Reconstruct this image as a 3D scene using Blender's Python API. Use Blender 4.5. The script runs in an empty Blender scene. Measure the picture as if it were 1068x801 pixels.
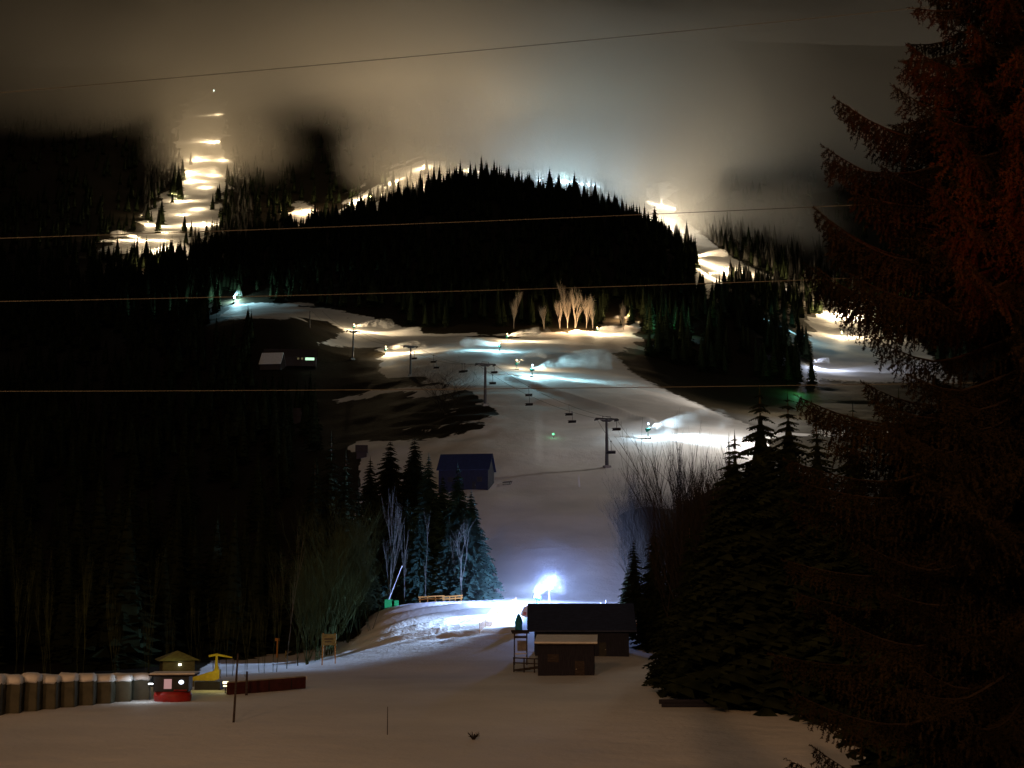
import bpy, math, random
import numpy as np
from mathutils import Vector, Matrix

# ------------------------------------------------------------------ camera, world, light, exposure
F = 1467.0                      # focal length in reference pixels (frame 1068 x 801)
TH = math.atan(199.5 / F)       # upward pitch
scene = bpy.context.scene
C = scene.collection
cam_data = bpy.data.cameras.new("camera")
cam_data.sensor_width = 36.0
cam_data.lens = 36.0 * F / 1068.0
cam_data.clip_start = 0.1
cam_data.clip_end = 12000
cam = bpy.data.objects.new("camera", cam_data)
cam.rotation_euler = (math.pi / 2 + TH, 0, 0)
C.objects.link(cam)
scene.camera = cam

WORLD_GAIN = 1.5
world = bpy.data.worlds.new("World")
scene.world = world
world.use_nodes = True
nt = world.node_tree
nt.nodes.clear()
out = nt.nodes.new("ShaderNodeOutputWorld")
bg = nt.nodes.new("ShaderNodeBackground")
tc = nt.nodes.new("ShaderNodeTexCoord")
mp = nt.nodes.new("ShaderNodeMapping"); mp.inputs['Scale'].default_value = (2.2, 2.2, 5.5)
ns = nt.nodes.new("ShaderNodeTexNoise"); ns.inputs['Scale'].default_value = 1.6; ns.inputs['Detail'].default_value = 4
rp = nt.nodes.new("ShaderNodeValToRGB")
rp.color_ramp.elements[0].position = 0.3; rp.color_ramp.elements[0].color = (0.034, 0.029, 0.022, 1)
rp.color_ramp.elements[1].position = 0.7; rp.color_ramp.elements[1].color = (0.078, 0.066, 0.050, 1)
# low cloud glows brighter towards the lit runs (a direction in the sky), darker away from them
dt = nt.nodes.new("ShaderNodeVectorMath"); dt.operation = 'DOT_PRODUCT'
gd = Vector((0.16, 1.0, 0.27)).normalized(); dt.inputs[1].default_value = gd
mr = nt.nodes.new("ShaderNodeMapRange"); mr.interpolation_type = 'SMOOTHSTEP'
mr.inputs['From Min'].default_value = 0.86; mr.inputs['From Max'].default_value = 1.0
mr.inputs['To Min'].default_value = 0.25; mr.inputs['To Max'].default_value = 1.65
ml = nt.nodes.new("ShaderNodeMath"); ml.operation = 'MULTIPLY'; ml.inputs[1].default_value = WORLD_GAIN
nt.links.new(tc.outputs['Generated'], mp.inputs['Vector'])
nt.links.new(mp.outputs[0], ns.inputs['Vector'])
nt.links.new(ns.outputs['Fac'], rp.inputs[0])
nt.links.new(tc.outputs['Generated'], dt.inputs[0])
nt.links.new(dt.outputs['Value'], mr.inputs['Value'])
nt.links.new(mr.outputs[0], ml.inputs[0])
nt.links.new(rp.outputs[0], bg.inputs['Color'])
nt.links.new(ml.outputs[0], bg.inputs['Strength'])
nt.links.new(bg.outputs[0], out.inputs['Surface'])

sd = bpy.data.lights.new("town_glow", 'SUN')       # the glow of the village behind the viewer
sd.energy = 0.022; sd.angle = math.radians(40); sd.color = (1.0, 0.66, 0.40)
so = bpy.data.objects.new("town_glow", sd); C.objects.link(so)
so.rotation_euler = (math.radians(42), 0, math.radians(-24))

for _loc, _e in (((-60, -150, 66), 430000), ((-5, -165, 70), 410000)):      # village street lighting behind the viewer
    _d = bpy.data.lights.new("street_lamp_light", 'POINT'); _d.energy = _e; _d.color = (1.0, .50, .21); _d.shadow_soft_size = 3.0
    _o = bpy.data.objects.new("street_lamp_light", _d); _o.location = _loc; C.objects.link(_o)
scene.view_settings.view_transform = 'Standard'
scene.view_settings.look = 'None'
scene.view_settings.exposure = 0.0
scene.view_settings.gamma = 1.0
scene.view_settings.use_curve_mapping = False
cy = scene.cycles
cy.use_denoising = True
cy.max_bounces = 5; cy.diffuse_bounces = 2; cy.glossy_bounces = 2
cy.transmission_bounces = 2; cy.transparent_max_bounces = 12; cy.volume_bounces = 1
cy.sample_clamp_indirect = 3.0; cy.sample_clamp_direct = 0
cy.volume_step_rate = 2.0; cy.volume_max_steps = 128
cy.light_sampling_threshold = 0.002

# ------------------------------------------------------------------ pixel <-> world
ct, st = math.cos(TH), math.sin(TH)
def at(px, py, Y):
    u = (px - 534.0) / F; v = (400.5 - py) / F
    t = Y / (ct - v * st)
    return Vector((u * t, Y, t * (st + v * ct)))
def at_np(px, py, Y):
    u = (px - 534.0) / F; v = (400.5 - py) / F
    t = Y / (ct - v * st)
    return np.stack([u * t, Y, t * (st + v * ct)], -1)

YS = np.array([20,50,84,116,150,180,205,230,260,285,320,370,430,500,580,660,740,820,900,1000,1120,1250,1330,1450,1600,1800,2100,2500,3000], float)
near_c = [1407,923,801,745,714,699]
COL = {
 -1500:[1407,940,820,765,735,722,715,705,690,672,640,590,545,500,460,425,395,368,345,322,300,278,262,242,212,168,118,88,70],
  0:[1407,923,801,745,722,712,708,700,688,672,640,585,535,492,455,420,390,365,342,320,300,278,262,242,212,168,118,88,70],
 100:[1407,923,801,745,718,708,704,696,685,670,636,580,530,485,448,410,380,355,340,320,300,280,265,245,216,175,125,90,70],
 160:[1407,923,801,745,716,706,702,694,683,668,632,575,522,480,440,400,365,350,335,318,300,282,270,250,228,190,130,85,66],
 205:[1407,923,801,745,716,705,701,693,682,667,628,570,515,475,435,392,347,336,325,305,285,272,268,250,228,186,130,85,62],
 250:[1407,923,801,745,716,704,700,692,681,666,626,565,508,468,430,382,333,328,318,292,268,258,266,250,228,190,132,78,56],
 300:[1407,923,801,745,716,703,697,690,678,664,624,560,500,460,425,380,332,326,317,285,258,246,258,250,235,200,140,70,50],
 350:[1407,923,801,745,716,703,692,679,664,654,618,550,490,455,425,389,358,340,318,278,248,238,244,238,225,192,130,66,46],
 400:[1407,923,801,745,716,702,686,664,634,634,610,540,480,447,412,385,365,347,314,268,238,222,226,214,200,172,118,62,42],
 450:near_c[:5]+[702,683,657,628,624,585,525,474,438,402,378,361,346,310,260,224,204,206,196,182,160,112,60,40],
 500:near_c[:5]+[700,683,655,627,618,575,515,466,425,395,372,357,344,308,256,214,192,208,200,186,162,110,60,40],
 560:near_c+[683,659,629,618,571,516,462,423,396,376,358,345,310,258,220,205,216,206,192,166,112,60,40],
 600:near_c+[683,662,632,620,570,518,463,425,398,378,360,345,312,262,226,213,224,214,198,170,115,60,40],
 650:near_c+[683,664,634,620,570,516,461,426,402,384,366,348,318,275,240,228,236,226,208,180,120,60,40],
 700:[1407,923,801,745,714,699,684,666,638,620,570,515,460,430,412,396,378,352,326,298,264,258,266,246,226,198,130,62,42],
 750:[1407,923,801,745,714,699,684,668,640,620,570,515,460,437,425,415,388,352,327,322,305,285,268,250,228,196,132,62,42],
 800:[1407,923,801,745,714,700,686,670,645,625,575,518,465,445,430,420,395,366,346,328,309,292,278,260,236,200,134,64,44],
 850:[1407,923,801,745,714,700,688,672,650,630,580,520,470,448,432,420,406,390,373,352,332,312,298,275,246,208,138,66,46],
 950:[1407,923,801,745,714,700,690,676,655,635,585,525,475,452,435,422,408,392,376,356,336,316,300,278,250,210,140,68,48],
 2600:[1407,923,801,745,714,700,690,676,655,635,585,525,475,452,435,422,408,392,376,356,336,316,300,278,250,210,140,68,48],
}
def pchip(x, y, xi):
    h = np.diff(x); d = np.diff(y) / h
    m = np.zeros_like(y)
    for i in range(1, len(x) - 1):
        if d[i-1] * d[i] > 0:
            w1 = 2*h[i] + h[i-1]; w2 = h[i] + 2*h[i-1]
            m[i] = (w1 + w2) / (w1 / d[i-1] + w2 / d[i])
    m[0] = d[0]; m[-1] = d[-1]
    k = np.clip(np.searchsorted(x, xi) - 1, 0, len(x) - 2)
    s = (xi - x[k]) / h[k]
    return (y[k]*(2*s**3-3*s**2+1) + h[k]*m[k]*(s**3-2*s**2+s) + y[k+1]*(-2*s**3+3*s**2) + h[k]*m[k+1]*(s**3-s**2))
TPX = np.concatenate([np.arange(-1500, -40, 60), np.arange(-40, 1110, 4), np.arange(1110, 2601, 60)]).astype(float)
TY = np.concatenate([np.arange(20, 200, 3.0), np.arange(200, 290, 0.8), np.arange(290, 700, 2.5), np.arange(700, 1500, 5), np.arange(1500, 3001, 12)])
ckeys = np.array(sorted(COL), float)
def zc(k):     # interpolate heights, not pixels, so the near ground stays smooth
    p = np.array(COL[int(k)], float); v = (400.5 - p) / F
    return YS * (st + v*ct) / (ct - v*st)
cz = np.stack([pchip(YS, zc(k), TY) for k in ckeys])                  # (cols, Y)
TZ = np.stack([pchip(ckeys, cz[:, j], TPX) for j in range(len(TY))], 1)   # (px, Y)
# soften creases between control columns
core = np.where((TPX > -45) & (TPX < 1110))[0]
blk = TZ[core]
for _ in range(30):
    blk[1:-1] = 0.25*blk[:-2] + 0.5*blk[1:-1] + 0.25*blk[2:]
TZ[core] = blk
rng = np.random.default_rng(7)
def vnoise(x, y, s, seed=0):
    x = x / s; y = y / s
    xi = np.floor(x).astype(np.int64); yi = np.floor(y).astype(np.int64)
    fx = x - xi; fy = y - yi
    fx = fx*fx*(3-2*fx); fy = fy*fy*(3-2*fy)
    def hsh(a, b):
        n = (a * 374761393 + b * 668265263 + seed * 2147483647) & 0xffffffff
        n = ((n ^ (n >> 13)) * 1274126177) & 0xffffffff
        return ((n ^ (n >> 16)) & 0xffff) / 65535.0
    return (hsh(xi, yi)*(1-fx)*(1-fy) + hsh(xi+1, yi)*fx*(1-fy) + hsh(xi, yi+1)*(1-fx)*fy + hsh(xi+1, yi+1)*fx*fy)
PXG, YG = np.meshgrid(TPX, TY, indexing='ij')
XG = (PXG - 534) / F * YG / ct * 1.0
XG = (PXG - 534) / F * (YG*ct + TZ*st)
apron = 1 - .85*np.clip(1 - np.abs(PXG-450)/130, 0, 1)**.5*np.clip(1-np.abs(YG-238)/45, 0, 1)**.5
TZ += apron * (vnoise(XG, YG, 14, 1) - .5) * np.clip((YG-60)/400, 0.10, 1.0) * 1.2
TZ += (vnoise(XG, YG, 55, 2) - .5) * np.clip((YG-200)/600, 0.0, 1.0) * 2.5
# rolls shaped into the groomed apron for its shadow stripes, and tracks ploughed round it
rl = np.clip(1 - np.abs(PXG - 452) / 92, 0, 1)**0.3 * np.clip((YG - 219) / 6, 0, 1) * np.clip((262 - YG) / 8, 0, 1)
TZ += rl * 0.50 * np.sin((YG - 0.10*(PXG-380)) * 2*math.pi / 6.5 + 0.5*vnoise(XG, YG, 9, 5)) + rl * 0.05*(vnoise(XG, YG, 2.2, 8)-.5)
rr = np.hypot(XG - (512-534)/F*222, YG - 232)
tk = np.clip(1 - np.abs(rr - 9) / 5, 0, 1) * (XG < 2)
TZ += tk * 0.07 * np.sin(rr * 2*math.pi / 1.7)
TZ += (np.clip(1 - np.abs(YG-238)/28, 0, 1)*np.clip(1-np.abs(PXG-500)/160, 0, 1)) * 0.10*(vnoise(XG, YG, 1.6, 9)-.5)
# rough grassy bank left of the run
gb = np.clip(1 - np.abs(PXG - 465)/70, 0, 1) * np.clip(1 - np.abs(YG - 480)/75, 0, 1)
TZ += gb * 3.0 * (vnoise(XG + YG*.6, YG, 7, 11) - .4)
# wheel of undulations on the mid run
TZ += np.clip(1-np.abs(YG-470)/170, 0, 1)*(PXG > 560)*(PXG < 820) * 1.1*(vnoise(XG, YG, 22, 21)-.5)
# long ridge of pushed snow running down right from the big gun
ridge_px = np.interp(YG, [430, 470, 520, 560, 600], [712, 672, 610, 560, 520])
TZ += 1.6*np.exp(-((PXG-ridge_px)/7.0)**2) * ((YG > 440) & (YG < 590))

def gz(px, Y):
    i = np.clip(np.searchsorted(TPX, px) - 1, 0, len(TPX)-2); j = np.clip(np.searchsorted(TY, Y) - 1, 0, len(TY)-2)
    a = (px - TPX[i])/(TPX[i+1]-TPX[i]); b = (Y - TY[j])/(TY[j+1]-TY[j])
    return (TZ[i,j]*(1-a)*(1-b)+TZ[i+1,j]*a*(1-b)+TZ[i,j+1]*(1-a)*b+TZ[i+1,j+1]*a*b)
def ypix(z, Y):
    r = z / Y
    v = (r*ct - st) / (ct + r*st)
    return 400.5 - v*F
def ground(px, Y):
    z = float(gz(px, Y))
    return Vector(((px-534)/F*(Y*ct + z*st), Y, z))
def ground_xy(x, y):
    z = 0.0
    for _ in range(5):
        px = 534 + F * x / (y*ct + z*st); z = float(gz(px, y))
    return Vector((x, y, z))
def hit(px, py, ymin=40, ymax=3000):
    for Y in TY:
        if Y < ymin: continue
        if Y > ymax: break
        if ypix(float(gz(px, Y)), Y) <= py: return float(Y)
    return float(min(ymax, 2990))
def gp(px, py, ymin=40, ymax=3000):
    return ground(px, hit(px, py, ymin, ymax))

# ------------------------------------------------------------------ where snow lies
def sdist(px, py, poly):
    px = np.asarray(px, float); py = np.asarray(py, float)
    d = np.full(px.shape, 1e9); inside = np.zeros(px.shape, bool)
    n = len(poly)
    for i in range(n):
        x1, y1 = poly[i]; x2, y2 = poly[(i+1) % n]
        ex, ey = x2-x1, y2-y1
        t = np.clip(((px-x1)*ex + (py-y1)*ey) / (ex*ex+ey*ey), 0, 1)
        d = np.minimum(d, np.hypot(px-x1-t*ex, py-y1-t*ey))
        c = ((y1 > py) != (y2 > py)) & (px < (x2-x1)*(py-y1)/((y2-y1) if y2 != y1 else 1e-9) + x1)
        inside ^= c
    return np.where(inside, d, -d)
def soft(px, py, poly, w=3.0):
    return np.clip(sdist(px, py, poly)/w*0.5 + 0.5, 0, 1)
LEFT_BARE = [(-1600,280),(200,300),(212,326),(230,330),(340,334),(362,346),(345,356),(336,362),(397,361),(398,376),(392,381),(470,402),(495,410),(521,432),(500,447),(460,457),(372,461),(372,630),(352,648),(300,682),(222,690),(205,706),(165,716),(0,730),(-1600,730)]
STREAKS = [[(345,418),(380,409),(480,402),(482,406),(380,415)], [(392,383),(480,390),(474,398),(395,390)]]
RIGHT_BARE = [(650,538),(656,570),(669,600),(674,632),(2600,650),(2600,452),(800,455),(786,490),(745,505),(705,532),(672,530)]
DARK_RIGHT = [(645,372),(658,388),(682,402),(740,428),(778,443),(800,452),(2600,460),(2600,400),(880,398),(815,402),(700,372),(668,345)]  # snow mask lowered here, showing the darker ground colour
EARTH = [(348,650),(388,636),(383,655),(372,668),(330,674),(318,668)]
BASE_X = [-1500,160,205,240,300,360,400,450,500,560,600,650,672]; BASE_Y = [372,372,350,319,315,327,336,346,350,350,345,337,334]
PISTE_L = [(212,96),(232,96),(236,140),(228,160),(246,172),(240,200),(222,212),(232,222),(222,240),(203,250),(204,300),(154,300),(154,268),(106,264),(115,250),(143,243),(150,224),(172,203),(188,180),(184,140),(188,118)]
CREST = [(350,228),(362,206),(395,192),(405,178),(440,166),(475,168),(520,178),(560,176),(622,186),(650,215),(500,222),(400,230)]
CREST2 = [(300,215),(325,212),(330,232),(300,232)]
PISTE_R = [(676,190),(700,190),(704,222),(734,248),(776,276),(800,286),(838,304),(838,311),(800,296),(772,290),(750,300),(722,302),(716,250),(678,238)]
BASIN_R = [(845,345),(852,322),(870,308),(925,320),(1000,400),(812,398),(812,372)]
def snow(px, Y, z, x):
    py = ypix(z, Y)
    n = (vnoise(x, Y, 6, 31) - .5)*5 + (vnoise(x, Y, 2.4, 32) - .5)*3 + (vnoise(x, Y, 17, 33) - .5)*np.where(Y < 320, 3, 17)
    p1, p2 = px + n, py + n*0.5
    s = np.ones(np.shape(px))
    near = Y < 700
    b = soft(p1, p2, LEFT_BARE)
    for k in STREAKS: b = b * (1 - soft(p1, p2, k, 1.5))
    b = b * (1 - .85*np.clip((px-385)/60, 0, 1)*np.clip(vnoise(x + Y*.5, Y, 3.2, 41)*1.5 + vnoise(x, Y, 11, 42)*1.2 - 1.35, 0, 1))
    s = np.where((Y > 135) & (Y < 960), s*(1-b), s)
    s = np.where((Y > 285) & (Y < 480), s*(1-soft(p1, p2, RIGHT_BARE)), s)
    s = np.where((Y > 470) & (Y < 760), s*(1-0.9*soft(p1, p2, DARK_RIGHT, 5)), s)
    s = np.where((Y < 320), s*(1-0.85*soft(p1, p2, EARTH, 4)), s)
    base = np.interp(px, BASE_X, BASE_Y)
    hillm = np.clip((base - p2)/3 + .5, 0, 1)
    s = np.where((px < 728) & (Y > 760), s*(1-hillm), s)
    kn = np.clip((Y - 715 + n*3)/30, 0, 1)*np.clip((px+n*1.4-664)/8, 0, 1)*np.clip((852-px)/10, 0, 1)
    s = np.where(Y < 970, s*(1-kn), s)
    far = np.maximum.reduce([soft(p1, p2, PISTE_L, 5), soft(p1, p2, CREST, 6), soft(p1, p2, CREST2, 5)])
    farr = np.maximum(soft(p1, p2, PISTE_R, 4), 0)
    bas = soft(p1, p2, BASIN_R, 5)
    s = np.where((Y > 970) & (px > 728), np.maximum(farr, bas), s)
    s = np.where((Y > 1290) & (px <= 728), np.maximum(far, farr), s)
    s = np.where((Y > 700) & (Y <= 970) & (px > 852), bas, s)
    return s
SN = snow(PXG, YG, TZ, XG)
def snow_at(px, Y):
    i = int(np.argmin(np.abs(TPX-px))); j = int(np.argmin(np.abs(TY-Y)))
    return SN[i, j]

# ------------------------------------------------------------------ materials
def new_mat(name):
    m = bpy.data.materials.new(name); m.use_nodes = True
    return m, m.node_tree, m.node_tree.nodes['Principled BSDF']
def mat(name, col, rough=0.8, var=0.25, scale=3.0, bump=0.0, metal=0.0, stretch=(1,1,1), col2=None):
    m, t, b = new_mat(name)
    c = t.nodes.new("ShaderNodeTexCoord"); mpn = t.nodes.new("ShaderNodeMapping"); mpn.inputs['Scale'].default_value = stretch
    n = t.nodes.new("ShaderNodeTexNoise"); n.inputs['Scale'].default_value = scale; n.inputs['Detail'].default_value = 5
    r = t.nodes.new("ShaderNodeValToRGB")
    c2 = col2 or [min(1, k*(1+var)) for k in col]
    r.color_ramp.elements[0].position = .3; r.color_ramp.elements[1].position = .7
    r.color_ramp.elements[0].color = (*[k*(1-var) for k in col], 1); r.color_ramp.elements[1].color = (*c2, 1)
    t.links.new(c.outputs['Object'], mpn.inputs[0]); t.links.new(mpn.outputs[0], n.inputs['Vector'])
    t.links.new(n.outputs['Fac'], r.inputs[0]); t.links.new(r.outputs[0], b.inputs['Base Color'])
    b.inputs['Specular IOR Level'].default_value = 0.0 if rough >= .85 else .25
    b.inputs['Roughness'].default_value = rough; b.inputs['Metallic'].default_value = metal
    if bump:
        bp = t.nodes.new("ShaderNodeBump"); bp.inputs['Strength'].default_value = bump; bp.inputs['Distance'].default_value = .05
        t.links.new(n.outputs['Fac'], bp.inputs['Height']); t.links.new(bp.outputs[0], b.inputs['Normal'])
    return m
def glow(name, col, strength):
    m = bpy.data.materials.new(name); m.use_nodes = True; t = m.node_tree; t.nodes.clear()
    o = t.nodes.new("ShaderNodeOutputMaterial"); e = t.nodes.new("ShaderNodeEmission")
    e.inputs[0].default_value = (*col, 1); e.inputs[1].default_value = strength
    t.links.new(e.outputs[0], o.inputs[0]); return m
def volume(name, dens, col=(.95,.95,.97), aniso=0.3):
    m = bpy.data.materials.new(name); m.use_nodes = True; t = m.node_tree; t.nodes.clear()
    o = t.nodes.new("ShaderNodeOutputMaterial"); v = t.nodes.new("ShaderNodeVolumePrincipled")
    v.inputs['Color'].default_value = (*col, 1); v.inputs['Density'].default_value = dens
    v.inputs['Anisotropy'].default_value = aniso
    t.links.new(v.outputs[0], o.inputs['Volume']); return m
# terrain: snow over dead grass and earth, mask from the mesh attribute
def terrain_mat():
    m, t, b = new_mat("snow_and_grass")
    L = t.links
    a = t.nodes.new("ShaderNodeAttribute"); a.attribute_name = "snow"
    g = t.nodes.new("ShaderNodeNewGeometry")
    n1 = t.nodes.new("ShaderNodeTexNoise"); n1.inputs['Scale'].default_value = .35; n1.inputs['Detail'].default_value = 7
    n2 = t.nodes.new("ShaderNodeTexNoise"); n2.inputs['Scale'].default_value = .06; n2.inputs['Detail'].default_value = 4
    n3 = t.nodes.new("ShaderNodeTexNoise"); n3.inputs['Scale'].default_value = 2.2; n3.inputs['Detail'].default_value = 6
    for n in (n1, n2, n3): L.new(g.outputs['Position'], n.inputs['Vector'])
    add = t.nodes.new("ShaderNodeMath"); add.operation = 'MULTIPLY_ADD'; add.inputs[1].default_value = .9; add.inputs[2].default_value = -.45
    L.new(n1.outputs['Fac'], add.inputs[0])
    s = t.nodes.new("ShaderNodeMath"); s.operation = 'ADD'; L.new(a.outputs['Fac'], s.inputs[0]); L.new(add.outputs[0], s.inputs[1])
    st_ = t.nodes.new("ShaderNodeMapRange"); st_.interpolation_type = 'SMOOTHSTEP'
    st_.inputs['From Min'].default_value = .42; st_.inputs['From Max'].default_value = .58; L.new(s.outputs[0], st_.inputs['Value'])
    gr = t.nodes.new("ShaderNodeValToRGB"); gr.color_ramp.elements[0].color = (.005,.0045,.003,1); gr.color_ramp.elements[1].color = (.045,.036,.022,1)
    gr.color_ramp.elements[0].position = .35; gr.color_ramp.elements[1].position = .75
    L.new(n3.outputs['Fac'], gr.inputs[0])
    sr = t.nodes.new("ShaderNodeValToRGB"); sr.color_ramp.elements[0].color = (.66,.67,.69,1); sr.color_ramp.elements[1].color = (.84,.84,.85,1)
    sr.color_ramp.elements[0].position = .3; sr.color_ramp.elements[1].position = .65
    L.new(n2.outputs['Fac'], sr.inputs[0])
    mx = t.nodes.new("ShaderNodeMix"); mx.data_type = 'RGBA'
    L.new(st_.outputs[0], mx.inputs[0]); L.new(gr.outputs[0], mx.inputs[6]); L.new(sr.outputs[0], mx.inputs[7])
    L.new(mx.outputs[2], b.inputs['Base Color']); b.inputs['Roughness'].default_value = .75; b.inputs['Specular IOR Level'].default_value = .05
    bm = t.nodes.new("ShaderNodeBump"); bm.inputs['Strength'].default_value = .5; bm.inputs['Distance'].default_value = .18
    L.new(n3.outputs['Fac'], bm.inputs['Height'])
    bm2 = t.nodes.new("ShaderNodeBump"); bm2.inputs['Strength'].default_value = .6; bm2.inputs['Distance'].default_value = .35
    L.new(n1.outputs['Fac'], bm2.inputs['Height']); L.new(bm.outputs[0], bm2.inputs['Normal'])
    L.new(bm2.outputs[0], b.inputs['Normal'])
    return m
M = {}
M['terrain'] = terrain_mat()
M['snow'] = mat("snow", (.76,.77,.79), .8, .08, 1.5, .4)
M['needles'] = mat("needles", (.012,.017,.009), .9, .45, .7, col2=(.028,.036,.017))
M['needles_teal_lit'] = mat("needles_teal_lit", (.022,.048,.038), .9, .45, .6, col2=(.055,.110,.085))  # teal floodlight on the spruces put into the needle colour
M['needles_near'] = mat("needles_near", (.006,.005,.0025), .9, .4, .5, col2=(.018,.013,.006))
M['bark'] = mat("bark", (.075,.055,.040), .9, .4, 2, .4, stretch=(1,1,.2))
M['limb'] = mat("limb_bark", (.018,.013,.009), .95, .3, 2)
M['pale_bark'] = mat("pale_bark", (.11,.115,.10), .9, .5, 2.5, .2, stretch=(1,1,.6))
M['twig'] = mat("twig", (.024,.021,.018), .9, .4, 3)
M['olive_twig'] = mat("olive_twig", (.045,.058,.026), .9, .5, .6)  # olive tone stands in for green lamplight on the brush
M['timber'] = mat("timber", (.055,.045,.045), .85, .4, 2, .3, stretch=(1,1,6))
M['blue_timber'] = mat("blue_timber", (.016,.019,.038), .8, .35, 1.6, .3, stretch=(6,1,1))
M['shed_wood'] = mat("shed_wood", (.028,.028,.042), .85, .3, 2, .3, stretch=(8,8,.6))
M['roof_dark'] = mat("roof_dark", (.022,.032,.080), .6, .3, 1.2, .2, stretch=(1,5,1))
M['steel'] = mat("steel", (.085,.085,.09), .6, .3, 3, metal=.4)
M['pale_steel'] = mat("pale_steel", (.55,.56,.56), .5, .15, 3)
M['gun_green'] = mat("gun_green", (.03,.22,.16), .5, .2, 3)
M['green'] = mat("green_paint", (.03,.42,.12), .5, .15, 3)
M['orange'] = mat("orange_net", (.62,.26,.05), .7, .2, 4)
M['orange_wood'] = mat("orange_wood", (.50,.24,.06), .8, .25, 4, stretch=(.3,4,4))
M['red'] = mat("red_paint", (.28,.02,.015), .5, .25, 2)
M['dark_red'] = mat("dark_red_pad", (.055,.014,.012), .7, .3, 2)
M['black'] = mat("black_panel", (.012,.014,.016), .5, .3, 2)
M['olive'] = mat("olive_board", (.085,.082,.040), .8, .3, 3, stretch=(1,1,5))
M['yellow'] = mat("yellow_paint", (.40,.34,.03), .5, .15, 3)
M['wrap'] = mat("white_wrap", (.060,.060,.042), .6, .3, 1.2, .6)
M['sign_board'] = mat("sign_board", (.24,.21,.08), .8, .3, 4)
M['white_paint'] = mat("white_paint", (.78,.78,.78), .6, .1, 3)
M['cable'] = mat("cable", (.105,.10,.085), .6, .15, 1)
M['rope'] = mat("haul_rope", (.05,.05,.05), .6, .15, 1)
M['teal'] = mat("teal_cover", (.02,.16,.20), .7, .3, 2)
M['lamp_white'] = glow("lamp_white", (.55,.75,1.0), 60)
M['lamp_warm'] = glow("lamp_warm", (1.0,.72,.38), 22)
M['lamp_cool'] = glow("lamp_cool", (.62,.86,1.0), 22)
M['lamp_green'] = glow("lamp_green", (.15,1.0,.35), 2.5)
M['lamp_yellow'] = glow("lamp_yellow", (1.0,.85,.45), 3)
M['pane_pink'] = glow("pane_pink", (1.0,.55,.52), .4)
M['pane_mint'] = glow("pane_mint", (.55,1.0,.62), 1.3)
M['pane_dim'] = glow("pane_dim", (.9,.75,.35), .10)

# ------------------------------------------------------------------ mesh helpers
class MB:
    def __init__(s): s.v = []; s.f = []
    def add(s, vs, fs):
        o = len(s.v); s.v += [tuple(p) for p in vs]; s.f += [tuple(i+o for i in q) for q in fs]
    def box(s, c, d, rz=0.0, taper=1.0, rx=0.0):
        M3 = Matrix.Rotation(rz, 3, 'Z') @ Matrix.Rotation(rx, 3, 'X')
        vs = []
        for z in (-1, 1):
            k = taper if z > 0 else 1
            for x, y in ((-1,-1),(1,-1),(1,1),(-1,1)):
                vs.append(Vector(c) + M3 @ Vector((x*d[0]/2*k, y*d[1]/2*k, z*d[2]/2)))
        s.add(vs, [(3,2,1,0),(4,5,6,7),(0,1,5,4),(1,2,6,5),(2,3,7,6),(3,0,4,7)])
    def tube(s, pts, rad, n=6, cap=True):
        pts = [Vector(p) for p in pts]
        if not hasattr(rad, '__len__'): rad = [rad]*len(pts)
        rings = []; o = len(s.v)
        for i, p in enumerate(pts):
            d = (pts[min(i+1, len(pts)-1)] - pts[max(i-1, 0)])
            d = d.normalized() if d.length > 1e-9 else Vector((0,0,1))
            a = d.cross(Vector((0,0,1)) if abs(d.z) < .9 else Vector((1,0,0))).normalized(); b = d.cross(a)
            for k in range(n):
                t = 2*math.pi*k/n
                s.v.append(tuple(p + (a*math.cos(t) + b*math.sin(t))*rad[i]))
        for i in range(len(pts)-1):
            for k in range(n):
                k2 = (k+1) % n
                s.f.append((o+i*n+k, o+i*n+k2, o+(i+1)*n+k2, o+(i+1)*n+k))
        if cap:
            s.f.append(tuple(o+k for k in range(n))[::-1]); e = o+(len(pts)-1)*n
            s.f.append(tuple(e+k for k in range(n)))
    def lathe(s, prof, n=12, c=(0,0,0), axis=None):
        o = len(s.v); R = Matrix.Identity(3)
        if axis is not None: R = Vector((0,0,1)).rotation_difference(Vector(axis)).to_matrix()
        for r, z in prof:
            for k in range(n):
                t = 2*math.pi*k/n
                s.v.append(tuple(Vector(c) + R @ Vector((r*math.cos(t), r*math.sin(t), z))))
        m = len(prof)
        for i in range(m-1):
            for k in range(n):
                s.f.append((o+i*n+k, o+i*n+(k+1) % n, o+(i+1)*n+(k+1) % n, o+(i+1)*n+k))
        s.f.append(tuple(o+k for k in range(n))[::-1]); s.f.append(tuple(o+(m-1)*n+k for k in range(n)))
    def mesh(s, name, m, smooth=False):
        me = bpy.data.meshes.new(name); me.from_pydata(s.v, [], s.f); me.update()
        if isinstance(m, (list, tuple)):
            for k in m: me.materials.append(k)
        else: me.materials.append(m)
        if smooth: me.polygons.foreach_set('use_smooth', [True]*len(me.polygons))
        return me
    def build(s, name, m, parent=None, smooth=False, loc=None):
        o = bpy.data.objects.new(name, s.mesh(name, m, smooth)); C.objects.link(o)
        if parent: o.parent = parent
        if loc is not None: o.location = loc
        return o
def tag(o, label=None, cat=None, group=None, kind=None):
    if label: o['label'] = label
    if cat: o['category'] = cat
    if group: o['group'] = group
    if kind: o['kind'] = kind
    return o
def empty(name, loc, rz=0.0, label=None, cat=None, group=None):
    o = bpy.data.objects.new(name, None); C.objects.link(o); o.empty_display_size = .3
    o.location = loc; o.rotation_euler = (0, 0, rz)
    return tag(o, label, cat, group)
def copy_tree(o, kids, parent=None):
    c = o.copy(); C.objects.link(c)
    if parent: c.parent = parent
    for ch in kids.get(o.name, []): copy_tree(ch, kids, c)
    return c
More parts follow.
